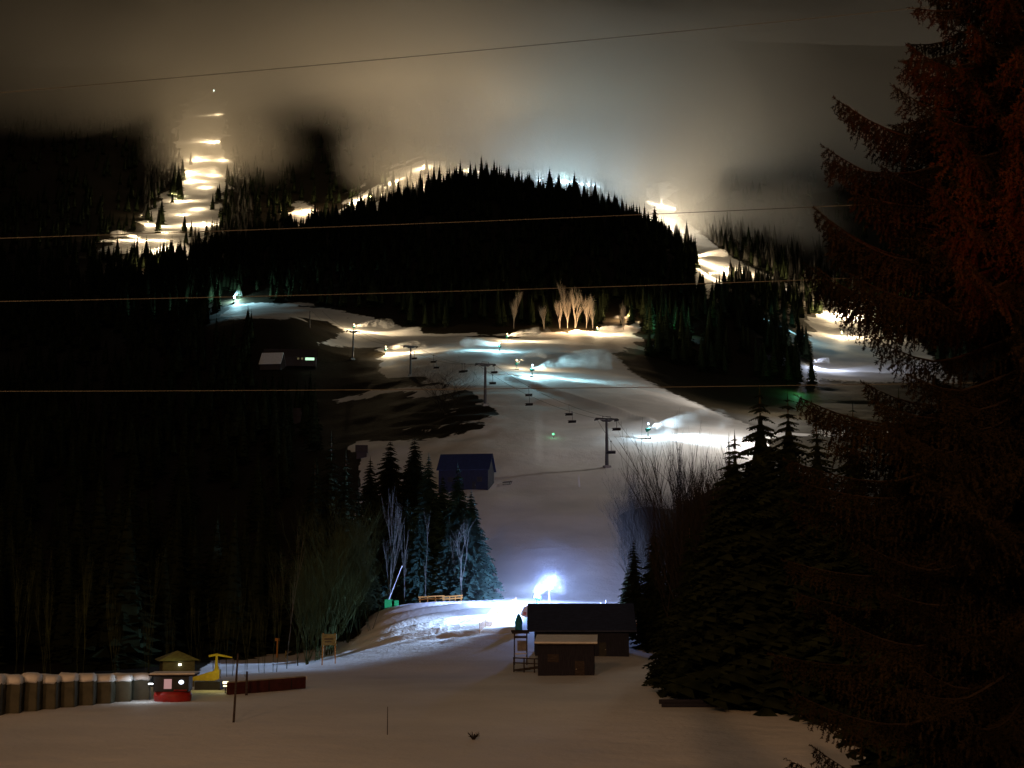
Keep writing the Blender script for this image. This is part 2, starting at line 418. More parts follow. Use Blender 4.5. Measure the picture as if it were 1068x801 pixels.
def kids_of(root):
    d = {}
    def rec(o):
        d[o.name] = [c for c in list(o.children)]
        for c in o.children: rec(c)
    rec(root); return d
LIGHT_DIV = 1.0
def lamp(kind, loc, color, power, parent=None, aim=None, size=.25, spot=60, blend=.6, name="lamp_light"):
    d = bpy.data.lights.new(name, kind); d.energy = power*LIGHT_DIV; d.color = color
    d.shadow_soft_size = size
    if kind == 'SPOT': d.spot_size = math.radians(spot); d.spot_blend = blend
    o = bpy.data.objects.new(name, d); C.objects.link(o); o.location = loc
    if aim is not None: o.rotation_euler = Vector(aim).to_track_quat('-Z', 'Y').to_euler()
    if parent is not None:
        o.parent = parent; o.matrix_parent_inverse = Matrix.Translation(parent.location).inverted() if not parent.rotation_euler.z else (Matrix.Translation(parent.location) @ Matrix.Rotation(parent.rotation_euler.z, 4, 'Z')).inverted()
    return o

# ------------------------------------------------------------------ terrain
POS = np.stack([XG, YG, TZ], -1)
def terrain_part(name, j0, j1):
    P = POS[:, j0:j1+1].reshape(-1, 3); nP, nY = len(TPX), j1-j0+1
    i, j = np.meshgrid(np.arange(nP-1), np.arange(nY-1), indexing='ij')
    a = (i*nY + j).ravel(); f = np.stack([a, a+nY, a+nY+1, a+1], 1)
    me = bpy.data.meshes.new(name)
    me.vertices.add(len(P)); me.vertices.foreach_set('co', P.ravel())
    me.loops.add(f.size); me.loops.foreach_set('vertex_index', f.ravel().astype(np.int32))
    me.polygons.add(len(f)); me.polygons.foreach_set('loop_start', np.arange(0, f.size, 4).astype(np.int32))
    me.polygons.foreach_set('use_smooth', np.ones(len(f), bool))
    me.update(); me.validate()
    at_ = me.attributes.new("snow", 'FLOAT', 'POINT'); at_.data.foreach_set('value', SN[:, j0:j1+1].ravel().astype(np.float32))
    me.materials.append(M['terrain'])
    o = bpy.data.objects.new(name, me); C.objects.link(o); return tag(o, kind='structure')
jj = lambda Y: int(np.searchsorted(TY, Y))
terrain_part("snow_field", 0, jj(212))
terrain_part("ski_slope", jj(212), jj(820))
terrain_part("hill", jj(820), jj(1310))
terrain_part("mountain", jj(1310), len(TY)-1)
g = MB(); g.box((0, -190, -13.6), (900, 440, 1)); tag(g.build("ground", M['snow']), kind='structure')

# ------------------------------------------------------------------ clouds and mist
def blob(name, c, r, dens, col=(.95,.95,.97), aniso=0.2, lump=.25, seed=0, rz=0.0, seg=40, flat=1.0, label=None):
    rg = np.random.default_rng(seed)
    vs = []; n2 = seg // 2
    ph = rg.uniform(0, 6.28, (6, 3)); fr = rg.uniform(1.5, 4.5, (6, 3))
    for a in range(n2+1):
        for b in range(seg):
            th = math.pi*a/n2; p = 2*math.pi*b/seg
            d = np.array([math.sin(th)*math.cos(p), math.sin(th)*math.sin(p), math.cos(th)])
            k = 1 + lump*sum(math.sin(d @ fr[q] * 1.6 + ph[q, 0])/(1+q*.4) for q in range(6))/2.2
            vs.append((d[0]*r[0]*k, d[1]*r[1]*k, d[2]*r[2]*k))
    fs = []
    for a in range(n2):
        for b in range(seg):
            b2 = (b+1) % seg
            fs.append((a*seg+b, (a+1)*seg+b, (a+1)*seg+b2, a*seg+b2))
    m = MB(); m.add(vs, fs)
    key = "volume_%s_%.5f_%s" % (name, dens, str(col))
    if key not in M:
        vm = volume(name, dens, col, aniso); M[key] = vm
        if name == "low_cloud":
            t = vm.node_tree; v = [n for n in t.nodes if n.type == 'PRINCIPLED_VOLUME'][0]
            tc_ = t.nodes.new("ShaderNodeTexCoord"); sub = t.nodes.new("ShaderNodeVectorMath"); sub.operation = 'SUBTRACT'; sub.inputs[1].default_value = (.5,.5,.5)
            ln = t.nodes.new("ShaderNodeVectorMath"); ln.operation = 'LENGTH'
            nz = t.nodes.new("ShaderNodeTexNoise"); nz.inputs['Scale'].default_value = 3.0 if seed > 1 else 7.0; nz.inputs['Detail'].default_value = 3
            ad = t.nodes.new("ShaderNodeMath"); ad.operation = 'MULTIPLY_ADD'; ad.inputs[1].default_value = -.34
            mr_ = t.nodes.new("ShaderNodeMapRange"); mr_.interpolation_type = 'SMOOTHSTEP'
            mr_.inputs['From Min'].default_value = .34; mr_.inputs['From Max'].default_value = .04; mr_.inputs['To Min'].default_value = 0; mr_.inputs['To Max'].default_value = dens*1.9
            L = t.links; L.new(tc_.outputs['Generated'], sub.inputs[0]); L.new(sub.outputs[0], ln.inputs[0]); L.new(tc_.outputs['Generated'], nz.inputs['Vector'])
            L.new(nz.outputs['Fac'], ad.inputs[0]); L.new(ln.outputs['Value'], ad.inputs[2]); L.new(ad.outputs[0], mr_.inputs['Value']); L.new(mr_.outputs[0], v.inputs['Density'])
    o = m.build(name, M[key], smooth=True, loc=c); o.rotation_euler.z = rz
    return tag(o, kind='stuff')
CC = (.90,.86,.80)
def cl(px, py, Y, rx, ry, rz_, dens, seed, lump=.25):
    return blob("low_cloud", at(px, py, Y), (rx*Y/F, ry, rz_*Y/F), dens, CC, .1, lump, seed)
# (centre pixel, distance, half width in px, half depth m, half height px, density)
cl(534, -150, 2300, 1700, 800, 260, .0024, 1, .08)
cl(110, -10, 1900, 480, 330, 130, .0026, 2)
cl(330, 45, 1700, 230, 190, 85, .0026, 3)
cl(480, 50, 1600, 280, 170, 95, .0028, 4)
cl(680, 95, 1550, 240, 150, 120, .0034, 5)
cl(860, 100, 1700, 300, 220, 110, .0028, 6)
cl(595, 160, 1480, 120, 90, 70, .0055, 7)
cl(235, 150, 1850, 90, 150, 100, .0027, 8)
cl(694, 180, 1420, 75, 90, 100, .0060, 9)
cl(30, 65, 1850, 380, 260, 75, .0030, 10)
cl(450, 150, 1450, 120, 90, 75, .0050, 12)
cl(790, 240, 1500, 120, 90, 60, .0030, 13)

# ------------------------------------------------------------------ conifers
def tri_conifer(seed, h=1.0, r=.2, levels=16, nb=9, k=3, core=.5, gap=0.0, droop=.35, z0=.06):
    rg = random.Random(seed); v = []; f = []
    if core:
        n = 7
        o = len(v)
        for i in range(n): a = 2*math.pi*i/n; v.append((r*core*math.cos(a), r*core*math.sin(a), h*(z0+.06)))
        v.append((0, 0, h*.93))
        for i in range(n): f.append((o+i, o+(i+1) % n, o+n))
    for l in range(levels):
        t = (l + rg.uniform(-.3, .3))/levels; t = max(0, t)
        z = h*(z0 + (1-z0)*t); R = r*((1-t)**.85)*rg.uniform(.82, 1.1) + r*.03
        nbl = max(4, int(nb*(1-.45*t))); off = rg.uniform(0, 6.28)
        for b in range(nbl):
            if rg.random() < gap: continue
            a = off + 2*math.pi*b/nbl + rg.uniform(-.25, .25); rr = R*rg.uniform(.7, 1.22)
            ca, sa = math.cos(a), math.sin(a); zt = z - rr*droop*rg.uniform(.5, 1.4)
            prev = None
            for s in range(k):
                s0, s1 = s/k, (s+1)/k
                w = rr*(.34*(1-s0)+.10)
                p0 = (ca*rr*s0, sa*rr*s0, z+(zt-z)*s0); p1 = (ca*rr*min(1, s1+.12), sa*rr*min(1, s1+.12), z+(zt-z)*s1)
                for sg in (-1, 1):
                    o = len(v); j = rg.uniform(.7, 1.25)
                    q = (ca*rr*(s0+.5/k)-sa*w*sg*j, sa*rr*(s0+.5/k)+ca*w*sg*j, z+(zt-z)*(s0+.5/k)-w*.45*j)
                    v += [p0, p1, q]; f.append((o, o+1, o+2))
    # leader
    o = len(v); v += [(-.006*h, 0, h*.94), (.006*h, 0, h*.94), (0, 0, h*1.02)]; f.append((o, o+1, o+2))
    return v, f
def mesh_from(name, v, f, m, smooth=False):
    b = MB(); b.v = list(v); b.f = list(f); return b.mesh(name, m, smooth)
FAR = []
for sdd in range(5):
    v, f = tri_conifer(100+sdd, 1, [.16,.19,.14,.21,.17][sdd], 11, 8, 1, .6)
    FAR.append((np.array(v, np.float32), np.array(f, np.int32)))
MID = []
for sdd in range(5):
    v, f = tri_conifer(200+sdd, 1, [.17,.20,.15,.22,.18][sdd], 22, 11, 2, .55)
    FARM = MB(); FARM.v = v; FARM.f = f
    FARM.tube([(0,0,-.03),(0,0,.12)], [.016,.014], 5)
    MID.append(FARM.mesh("spruce", M['needles']))
def forest(name, pts, label=None, mtl=None):
    V = []; Fc = []; o = 0; rg = np.random.default_rng(5)
    for (p, h) in pts:
        v, f = FAR[rg.integers(5)]
        a = rg.uniform(0, 6.28); c, s = math.cos(a), math.sin(a); w = h*rg.uniform(.85, 1.3)
        q = np.stack([(v[:,0]*c - v[:,1]*s)*w + p[0], (v[:,0]*s + v[:,1]*c)*w + p[1], v[:,2]*h + p[2] - .3], 1)
        V.append(q); Fc.append(f+o); o += len(v)
    V = np.concatenate(V); Fc = np.concatenate(Fc)
    me = bpy.data.meshes.new(name); me.vertices.add(len(V)); me.vertices.foreach_set('co', V.ravel())
    me.loops.add(Fc.size); me.loops.foreach_set('vertex_index', Fc.ravel())
    me.polygons.add(len(Fc)); me.polygons.foreach_set('loop_start', np.arange(0, Fc.size, 3).astype(np.int32))
    me.update(); me.materials.append(mtl or M['needles'])
    ob = bpy.data.objects.new(name, me); C.objects.link(ob); return tag(ob, kind='stuff')

R = random.Random(11)
def scatter(n, px0, px1, y0, y1, ok, hmin, hmax):
    res = []; tries = 0
    while len(res) < n and tries < n*60:
        tries += 1
        Y = math.sqrt(R.uniform(y0*y0, y1*y1)); px = R.uniform(px0, px1)
        if snow_at(px, Y) > .4: continue
        if ok and not ok(px, Y): continue
        h = R.uniform(hmin, hmax)*(1.25 if R.random() < .12 else 1)
        res.append((ground(px, Y), h))
    return res
# the wooded hill and the far mountain read as one mass
hillpts = scatter(1500, 150, 735, 880, 1290, None, 15, 25)
forest("hillside_forest", hillpts)
mp_ = scatter(2600, -260, 1300, 1320, 2150, lambda px, Y: not (470 < px < 640 and Y < 1750 and R.random() < .45), 15, 26)
mp_ += scatter(700, -260, 215, 880, 1320, None, 16, 26)
mp_ += scatter(900, 850, 1400, 860, 1500, None, 15, 24)
mp_ += scatter(500, 728, 1100, 990, 1400, None, 14, 22)
for px, Y in [(476,1290),(483,1295),(490,1300),(497,1292),(505,1296),(513,1300),(521,1294),(528,1300),(545,1310),(553,1305),(571,1312),(579,1310),(586,1318),(594,1308),(603,1312),(612,1305),(620,1310)]:
    mp_.append((ground(px, Y), R.uniform(20, 36)))
for px, Y in [(186,1750),(182,1780),(188,1700),(180,1720),(190,1795),(168,1560),(165,1500)]:
    mp_.append((ground(px, Y), 34))
for _ in range(150):
    px, Y = R.uniform(345, 640), R.uniform(1325, 1700)
    mp_.append((ground(px, Y), R.uniform(14, 26)))
for _ in range(70):
    px, Y = R.uniform(150, 250), R.uniform(1300, 1900)
    if abs(px - np.interp(Y, [1300,1500,1600,1750,1900], [178,165,195,215,222])) > 20: mp_.append((ground(px, Y), R.uniform(14, 24)))
forest("mountain_forest", mp_)
M['needles_lamplit'] = mat("lamplit_needles", (.05,.05,.045), .9, .5, .08, col2=(.20,.19,.17))  # paler needles: lamplight from the runs put into the tree colour
lit_pts = scatter(240, 735, 900, 1150, 1500, None, 14, 24) + scatter(60, 672, 735, 1330, 1480, None, 16, 26) + scatter(90, 150, 205, 1400, 1900, None, 16, 26) + scatter(60, 235, 262, 1400, 1900, None, 14, 22) + scatter(80, 200, 300, 1290, 1500, None, 12, 20)
lit_pts += [(ground(R.uniform(520, 620), R.uniform(1325, 1420)), R.uniform(16, 28)) for _ in range(60)] + [(ground(R.uniform(380, 520), R.uniform(1325, 1420)), R.uniform(14, 24)) for _ in range(50)]
forest("lamplit_forest", lit_pts, mtl=M['needles_lamplit'])
forest("left_forest", scatter(420, -200, 330, 500, 700, lambda px, Y: not (262 < px and Y > 590), 12, 20) + scatter(250, -300, 215, 700, 880, None, 14, 22))

def place_mid(pts, name, label, group, smin=.9):
    for (p, h) in pts:
        me = MID[R.randrange(5)]
        o = bpy.data.objects.new(name, me); C.objects.link(o)
        w = R.uniform(.9, 1.25)*h
        o.location = p; o.scale = (w, w, h); o.rotation_euler = (R.uniform(-.03,.03), R.uniform(-.03,.03), R.uniform(0, 6.28))
        tag(o, label, "tree", group)
# knoll between the two runs
place_mid(scatter(115, 668, 848, 730, 930, None, 16, 24), "spruce_tree", "dark spruce in the wood on the rounded knoll right of the run", "spruces on the knoll")
# trees on the dark left side
def leftok(px, Y): return True
place_mid(scatter(75, -60, 345, 300, 500, leftok, 14, 24), "spruce_tree", "unlit spruce on the dark slope left of the run", "spruces on the dark left slope")
place_mid(scatter(48, -60, 335, 222, 300, leftok, 20, 28), "spruce_tree", "tall unlit spruce in the wood behind the white bale wall", "spruces behind the bales")
# foot of the hill
place_mid(scatter(45, 390, 665, 830, 880, None, 12, 20), "spruce_tree", "dark spruce in the bottom edge of the hill wood above the run", "spruces at the foot of the hill")

# ------------------------------------------------------------------ lit bare trees at the foot of the hill
def bare_tree_mb(seed, h, spread=.35, stems=1, depth=5, rad=.012, up=.55, rgh=.35, nchild=(3,4), n=4):
    rg = random.Random(seed); mb = MB()
    def grow(p, d, L, r, lv):
        pts = [p]; q = p.copy(); dd = d.copy(); nseg = 3
        for i in range(nseg):
            dd = (dd + Vector((rg.uniform(-1,1), rg.uniform(-1,1), rg.uniform(-.2,.6)))*rgh*.3).normalized()
            q = q + dd*L/nseg; pts.append(q.copy())
        mb.tube(pts, [r*(1-.45*i/nseg) for i in range(nseg+1)], n if lv > 2 else 3, cap=False)
        if lv <= 0: return
        for _ in range(rg.randint(*nchild)):
            k = rg.uniform(.35, 1.0); i = min(nseg-1, int(k*nseg)); fr = k*nseg-i
            b = pts[i].lerp(pts[i+1], fr)
            side = Vector((rg.uniform(-1,1), rg.uniform(-1,1), 0)); side = side.normalized() if side.length > .01 else Vector((1,0,0))
            nd = (dd*(1-spread) + side*spread*1.6 + Vector((0,0,up*.5))).normalized()
            grow(b, nd, L*rg.uniform(.55,.78), r*.52, lv-1)
    for s in range(stems):
        a = rg.uniform(0, 6.28); tl = (spread*.7 if stems > 1 else .05)
        d = Vector((math.cos(a)*tl, math.sin(a)*tl, 1)).normalized()
        grow(Vector((math.cos(a)*.02*h, math.sin(a)*.02*h, -.2)) if stems > 1 else Vector((0,0,-.2)), d, h*rg.uniform(.38,.5), rad*h*(.6 if stems > 1 else 1), depth)
    return mb
BT = [bare_tree_mb(300+i, 1.0, .22, 1, 4, .012, 1.0, .3, (4,6)).mesh("bare_tree", mat("lamplit_twig", (.30,.26,.22), .9, .3, 2)) for i in range(3)]  # pale twig colour stands in for lamplight on these trees
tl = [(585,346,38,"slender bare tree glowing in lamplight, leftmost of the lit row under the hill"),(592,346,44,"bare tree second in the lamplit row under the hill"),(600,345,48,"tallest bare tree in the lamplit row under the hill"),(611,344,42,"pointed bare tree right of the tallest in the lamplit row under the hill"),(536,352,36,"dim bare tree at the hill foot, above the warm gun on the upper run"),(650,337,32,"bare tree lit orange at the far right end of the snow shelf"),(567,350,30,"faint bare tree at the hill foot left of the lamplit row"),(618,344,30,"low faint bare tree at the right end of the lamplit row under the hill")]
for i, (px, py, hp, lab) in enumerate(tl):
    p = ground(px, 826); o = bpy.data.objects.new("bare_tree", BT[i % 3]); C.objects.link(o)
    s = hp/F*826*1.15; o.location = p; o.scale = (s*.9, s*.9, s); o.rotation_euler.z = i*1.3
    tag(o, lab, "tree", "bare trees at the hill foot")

# ------------------------------------------------------------------ snow guns
def make_gun():
    root = empty("snow_gun", (0,0,0))
    b = MB(); b.box((0,0,.12), (1.8,1.2,.24)); b.box((.75,0,.32), (.12,1.0,.2)); b.box((-.75,0,.32), (.12,1.0,.2)); b.build("base", M['steel'], root)
    m = MB(); m.tube([(0,0,.2),(0,0,2.1)], [.16,.11], 8); m.build("mast", M['gun_green'], root)
    d = MB(); d.lathe([(.36,-.75),(.52,-.7),(.50,.1),(.42,.6),(.40,.7)], 14, (0,0,2.55), (1,0,.35)); d.build("fan_drum", M['gun_green'], root, True)
    r = MB(); r.lathe([(.48,.70),(.48,.86),(.36,.86)], 14, (0,0,2.55), (1,0,.35)); r.build("nozzle_ring", M['pale_steel'], root)
    p = MB(); p.tube([(0,.3,2.3),(0,.3,4.1)], .05, 6); p.build("lamp_post", M['steel'], root)
    l = MB(); l.box((.12,.3,4.2), (.30,.55,.42), rx=.2); l.build("floodlight", M['lamp_warm'], root)
    return root
gun0 = make_gun(); gk = kids_of(gun0); gun_used = False
WARM = (1.0,.74,.42); WHITEW = (1.0,.84,.60); COOL = (.55,.80,1.0); CYAN = (.45,.88,1.0)
def cone_mist(name, p, d, length, r0, r1, dens, col, rise=.15, seed=0):
    d = Vector(d).normalized(); mb = MB(); rg = random.Random(seed)
    pts = []; rad = []
    for i in range(9):
        t = i/8
        pts.append(p + d*length*t + Vector((0,0,1))*length*(rise*math.sin(t*2.4)) + Vector((rg.uniform(-1,1), rg.uniform(-1,1), rg.uniform(-1,1)))*r1*.12*t)
        rad.append((r0+(r1-r0)*t**.8)*(1.0 if t < .75 else max(.12, math.sqrt(max(0, 1-((t-.75)/.27)**2)))))
    mb.tube(pts, rad, 14)
    key = "volume_%s_%.4f_%d" % (name, dens, p.y < 900)
    if key not in M:
        m = volume(name, dens, col, .35); M[key] = m; t = m.node_tree
        v = [n for n in t.nodes if n.type == 'PRINCIPLED_VOLUME'][0]
        if p.y < 900:
            g = t.nodes.new("ShaderNodeNewGeometry"); n = t.nodes.new("ShaderNodeTexNoise"); n.inputs['Scale'].default_value = .22; n.inputs['Detail'].default_value = 3
            r = t.nodes.new("ShaderNodeMapRange"); r.inputs['From Min'].default_value = .42; r.inputs['From Max'].default_value = .70; r.inputs['To Max'].default_value = dens*2.2
            t.links.new(g.outputs['Position'], n.inputs['Vector']); t.links.new(n.outputs['Fac'], r.inputs['Value']); t.links.new(r.outputs[0], v.inputs['Density'])
    return tag(mb.build(name, M[key], smooth=True), kind='stuff')
def gun(px, py, colr, power, az, label, plume=0, dens=.05, ymin=40, ymax=3000, Y=None, spot=58, pitch=-8, pt=.12, cool=False, scale=1.0, rise=.12):
    """az: world heading of the jet in degrees, 0 = to the right of the picture, 90 = away."""
    global gun_used
    p = ground(px, Y) if Y else gp(px, py, ymin, ymax)
    if not gun_used: root = gun0; gun_used = True
    else: root = copy_tree(gun0, gk)
    root.location = p; root.rotation_euler = (0,0,math.radians(az)); root.scale = (scale,)*3
    tag(root, label, "snow cannon", "snow guns along the runs")
    if cool:
        for c in root.children:
            if c.name.startswith("floodlight"):
                c.data = COOLHEAD
    d = Vector((math.cos(math.radians(az)), math.sin(math.radians(az)), math.tan(math.radians(pitch))))
    hp = p + Vector((0,0,4.3*scale)) + Vector((math.cos(math.radians(az)), math.sin(math.radians(az)), 0))*.9*scale
    if power:
        if p.y > 1200: power *= 1.7; pt *= 1.5
        if p.y > 1200 and plume: plume *= 1.5; dens *= 2.5
        lamp('SPOT', hp, colr, power, aim=d, spot=spot, blend=.8)
        if pt: lamp('POINT', hp + Vector((0,0,.3)), colr, power*pt, size=.4)
    if plume:
        cone_mist("snow_mist", p + Vector((0,0,2.6*scale)), (d.x, d.y, 0), plume, .5, plume*.16, dens, (.95,.95,.97), rise, int(px))
    return p
lh = MB(); lh.box((.12,.3,4.2), (.30,.55,.42), rx=.2); COOLHEAD = lh.mesh("floodlight", M['lamp_cool'])
P0 = 26000
# left run up into the cloud
gun(229,121, WARM, P0*3, 200, "highest warm-lit snow gun on the left run, dim in the cloud", 0, ymin=1340, pitch=-10)
gun(221,149, WARM, P0*6, 170, "bright warm snow gun below the highest one on the left run", 22, .02, ymin=1340, pitch=-10)
gun(203,168, WARM, P0*6, 10, "snow gun at the left edge below the cloud on the left run", 18, .02, ymin=1340)
gun(194,184, WARM, P0*6, 5, "snow gun throwing a long flat streak halfway up the left run", 30, .02, ymin=1340)
gun(198,190, WARM, P0*5, 0, "lower gun of the pair halfway up the left run", 0, ymin=1340)
gun(179,206, WARM, P0*6, 12, "snow gun on the left bend of the left run", 30, .02, ymin=1340)
gun(184,212, WARM, P0*4, 8, "lower gun of the pair on the left bend of the left run", 0, ymin=1340)
gun(148,229, WARM, P0*6, 14, "snow gun at the far left corner where the left run turns", 30, .02, ymin=1340)
gun(154,235, WARM, P0*4, 6, "lower gun of the pair at the far left corner of the left run", 0, ymin=1340)
gun(146,252, WARM, P0*5, 195, "snow gun lighting the slanting patch left of the left run", 20, .02, ymin=1200)
gun(161,264, WARM, P0*5, 5, "snow gun on the bottom stretch of the left run", 22, .02, ymin=1200)
gun(162,282, WARM, P0*7, 30, "lowest snow gun of the left run, just above the treetops", 16, .02, ymin=1100)
gun(212,236, WARM, P0*1.5, 0, "lone snow gun glowing over the treetops right of the left run", 0, ymin=1300, pt=.5)
gun(315,222, (1,.66,.34), P0*2.5, 60, "orange snow gun alone on the dark ridge left of the crest", 16, .02, ymin=1290, pt=.6)
# behind the crest
gun(369,212, WARM, P0*4, 20, "leftmost warm snow gun behind the wooded crest", 18, .02, ymin=1300, pt=.5)
gun(386,210, WARM, P0*2, 20, "snow gun behind the crest trees, second from left", 0, ymin=1300, pt=.4)
gun(408,192, WARM, P0*5, 20, "bright warm snow gun behind the left shoulder of the crest", 18, .02, ymin=1300, pt=.5)
gun(440,177, WARM, P0*5, 20, "warm snow gun high behind the crest left of its tall trees", 18, .02, ymin=1300, pt=.5)
gun(488,180, WARM, P0*4, 60, "warm snow gun seen between the tall crest trees", 0, ymin=1320, pt=.6)
gun(509,181, (1,.66,.34), P0*4, 60, "orange snow gun right of the tall crest trees", 0, ymin=1320, pt=.6)
gun(566,190, COOL, P0*3, 60, "blue-white snow gun behind the crest, leftmost of the blue ones", 16, .02, ymin=1320, pt=.6, cool=True)
gun(590,190, CYAN, P0*5, 110, "brightest blue snow gun behind the crest trees", 22, .02, ymin=1330, pt=.6, cool=True)
gun(612,194, COOL, P0*3, 60, "blue snow gun behind the crest, rightmost of the blue ones", 0, ymin=1330, pt=.6, cool=True)
# right run
gun(690,217, WHITEW, P0*7, 80, "big warm snow gun in the cloud at the top of the right run", 34, .03, ymin=1330, pt=.5, rise=.6)
gun(726,271, WARM, P0*7, 0, "warm snow gun at the left edge of the right run", 20, .02, ymin=1100, pt=.3)
gun(740,290, WARM, P0*7, 20, "snow gun low on the right run behind the knoll treetops", 18, .02, ymin=1000, pt=.3)
gun(760,284, WARM, P0*5, 10, "snow gun behind the highest treetops of the knoll", 0, ymin=1000, pt=.4)
gun(832,308, WARM, P0*1.5, 180, "small warm snow gun where the right run leaves the knoll", 0, ymin=1000, pt=.4)
gun(868,332, WARM, P0*16, 20, "warm snow gun shining through the big spruce, upper left", 24, .02, ymin=900, pt=.4)
gun(893,330, WARM, P0*16, 160, "warm snow gun shining through the big spruce, upper right", 0, ymin=900, pt=.4)
gun(878,352, WARM, P0*6, 20, "warm snow gun seen through the big spruce below the upper pair", 0, ymin=900, pt=.4)
gun(846,383, (.7,.78,1), P0*4, 20, "blue-white snow gun beside the big spruce at the edge of the basin", 14, .03, ymin=760, pt=.3, cool=True)
# upper shelf
gun(244,316, CYAN, P0*6, 80, "cyan-white snow gun at the left end of the upper snow shelf", 12, .05, ymin=820, ymax=960, pt=.5, cool=True, rise=.5)
gun(369,347, WARM, P0*3.5, 12, "warm snow gun behind the upper left lift pylon", 24, .03, ymin=650, pt=.15)
gun(402,370, WARM, P0*4, 10, "warm snow gun between the two left lift pylons", 22, .03, ymin=600, pt=.15)
gun(529,357, WARM, P0*3.5, 8, "warm snow gun blowing right along the top of the run", 24, .03, ymin=600, pt=.12)
gun(521,367, CYAN, P0*3.0, 182, "cyan snow gun blowing left under the top of the run", 20, .03, ymin=600, pt=.3, cool=True)
gun(623,349, WARM, P0*3.0, 20, "warm snow gun under the lamplit bare trees", 14, .03, ymin=600, pt=.25)
gun(657,338, (1,.66,.36), P0*3.2, 170, "orange snow gun at the right end of the snow shelf", 10, .03, ymin=600, pt=.5)
gun(539,386, WARM, P0*1.2, 20, "snow gun with a round warm plume above the middle of the run", 16, .06, ymin=500, pt=.1, rise=.35)
gun(555,393, CYAN, P0*4.0, -4, "bright cyan snow gun in the middle of the run throwing mist to the right", 36, .03, ymin=480, pt=.25, cool=True, scale=1.2)
gun(676,458, (.62,.86,1.0), P0*4.0, -6, "green snow gun with strong white beams behind the fan-shaped bare tree", 26, .02, ymin=380, pt=.06, cool=True, scale=1.1, spot=85)
gun(703,328, CYAN, P0*1.0, 60, "small cyan and green lit snow gun among the knoll trees", 8, .04, ymin=820, Y=815, pt=.8, cool=True)
lamp('POINT', ground(812,420)+Vector((0,0,26)), (1,.90,.78), 60000, size=2.0)  # unseen fill light added behind the right trees to brighten the run
lamp('POINT', ground(812,560)+Vector((0,0,22)), (1,.88,.74), 60000, size=2.0)  # second unseen fill light, added farther up for the same slope
for _c, _e, _pts in ((WHITEW, 75000, [(688,1420),(695,1450),(700,1480),(691,1500),(684,1440)]), (WARM, 20000, [(400,1400),(412,1420),(428,1440),(440,1460),(452,1450),(463,1430),(378,1400)]),
        (COOL, 45000, [(556,1420),(570,1440),(584,1450),(596,1440),(607,1430),(616,1410),(545,1420)]), (WARM, 24000, [(222,1820),(228,2000),(214,1760),(205,1650),(196,1560),(232,1900),(190,1620),(172,1500),(166,1440),(176,1380)])):
    for _q, _Y in _pts:
        lamp('POINT', ground(_q, _Y)+Vector((0,0,4.5)), _c, _e, size=.5)  # extra lights without guns, added so the cloud and mist glow
lamp('POINT', ground(598,815)+Vector((0,0,5)), (1,.62,.30), 42000)
lamp('POINT', ground(699,812)+Vector((0,0,5)), (.1,1,.4), 9000)
lamp('POINT', ground(833,705)+Vector((0,0,4)), (.15,1,.35), 4000)
lamp('POINT', ground(818,960)+Vector((0,0,8)), (.35,.85,1), 26000)

# ------------------------------------------------------------------ big floodlight by the valley station
LZ = at(573, 612, 248); LB = ground(573, 248)
t = empty("floodlight_mast", LB, 0, "tall white pole with a blazing blue-white floodlight behind the dark hut", "floodlight")
b = MB(); b.tube([(0,0,-.3),(0,0,LZ.z-LB.z+.1)], [.14,.09], 8); b.build("pole", M['white_paint'], t)
b = MB(); b.box((0,-.3,LZ.z-LB.z), (.95,.45,.75), rx=.2); b.build("lamp_housing", M['steel'], t)
b = MB(); b.lathe([(.10,-.5),(.42,-.3),(.52,0),(.42,.3),(.10,.5)], 14, (0,-.75,LZ.z-LB.z)); b.build("lamp_head", M['lamp_white'], t, True)
BLUE = (.46,.66,1.0)
L0 = LZ + Vector((0,-1.6,.1))
lamp('SPOT', L0, BLUE, 14000, aim=(-1,-.16,-.12), spot=96, blend=.35, size=.15, parent=t)
lamp('SPOT', LZ + Vector((.8,-.5,.1)), BLUE, 24000, aim=(1,-.1,-.12), spot=100, blend=.3, size=.3, parent=t)
lamp('SPOT', L0, BLUE, 300000, aim=ground(412,226)-L0, spot=56, blend=1.0, size=.15, parent=t)
lamp('SPOT', LZ + Vector((0,.6,.4)), (.36,.50,1.0), 95000, aim=(0,1,.12), spot=172, blend=.3, size=.5, parent=t)
lamp('POINT', LZ + Vector((0,-1.8,.6)), (.22,.40,1.0), 14000, size=.5, parent=t)
blob("frost_mist", LZ + Vector((0,0,.5)), (19,14,15), .0003, (.85,.90,1), .1, .3, 41)
blob("frost_mist", LZ + Vector((0,0,.5)), (10,8,8.5), .0013, (.85,.90,1), .1, .25, 43)
blob("frost_mist", LZ + Vector((0,-1,.3)), (2.9,2.9,2.9), .006, (.9,.93,1), .1, .25, 42)

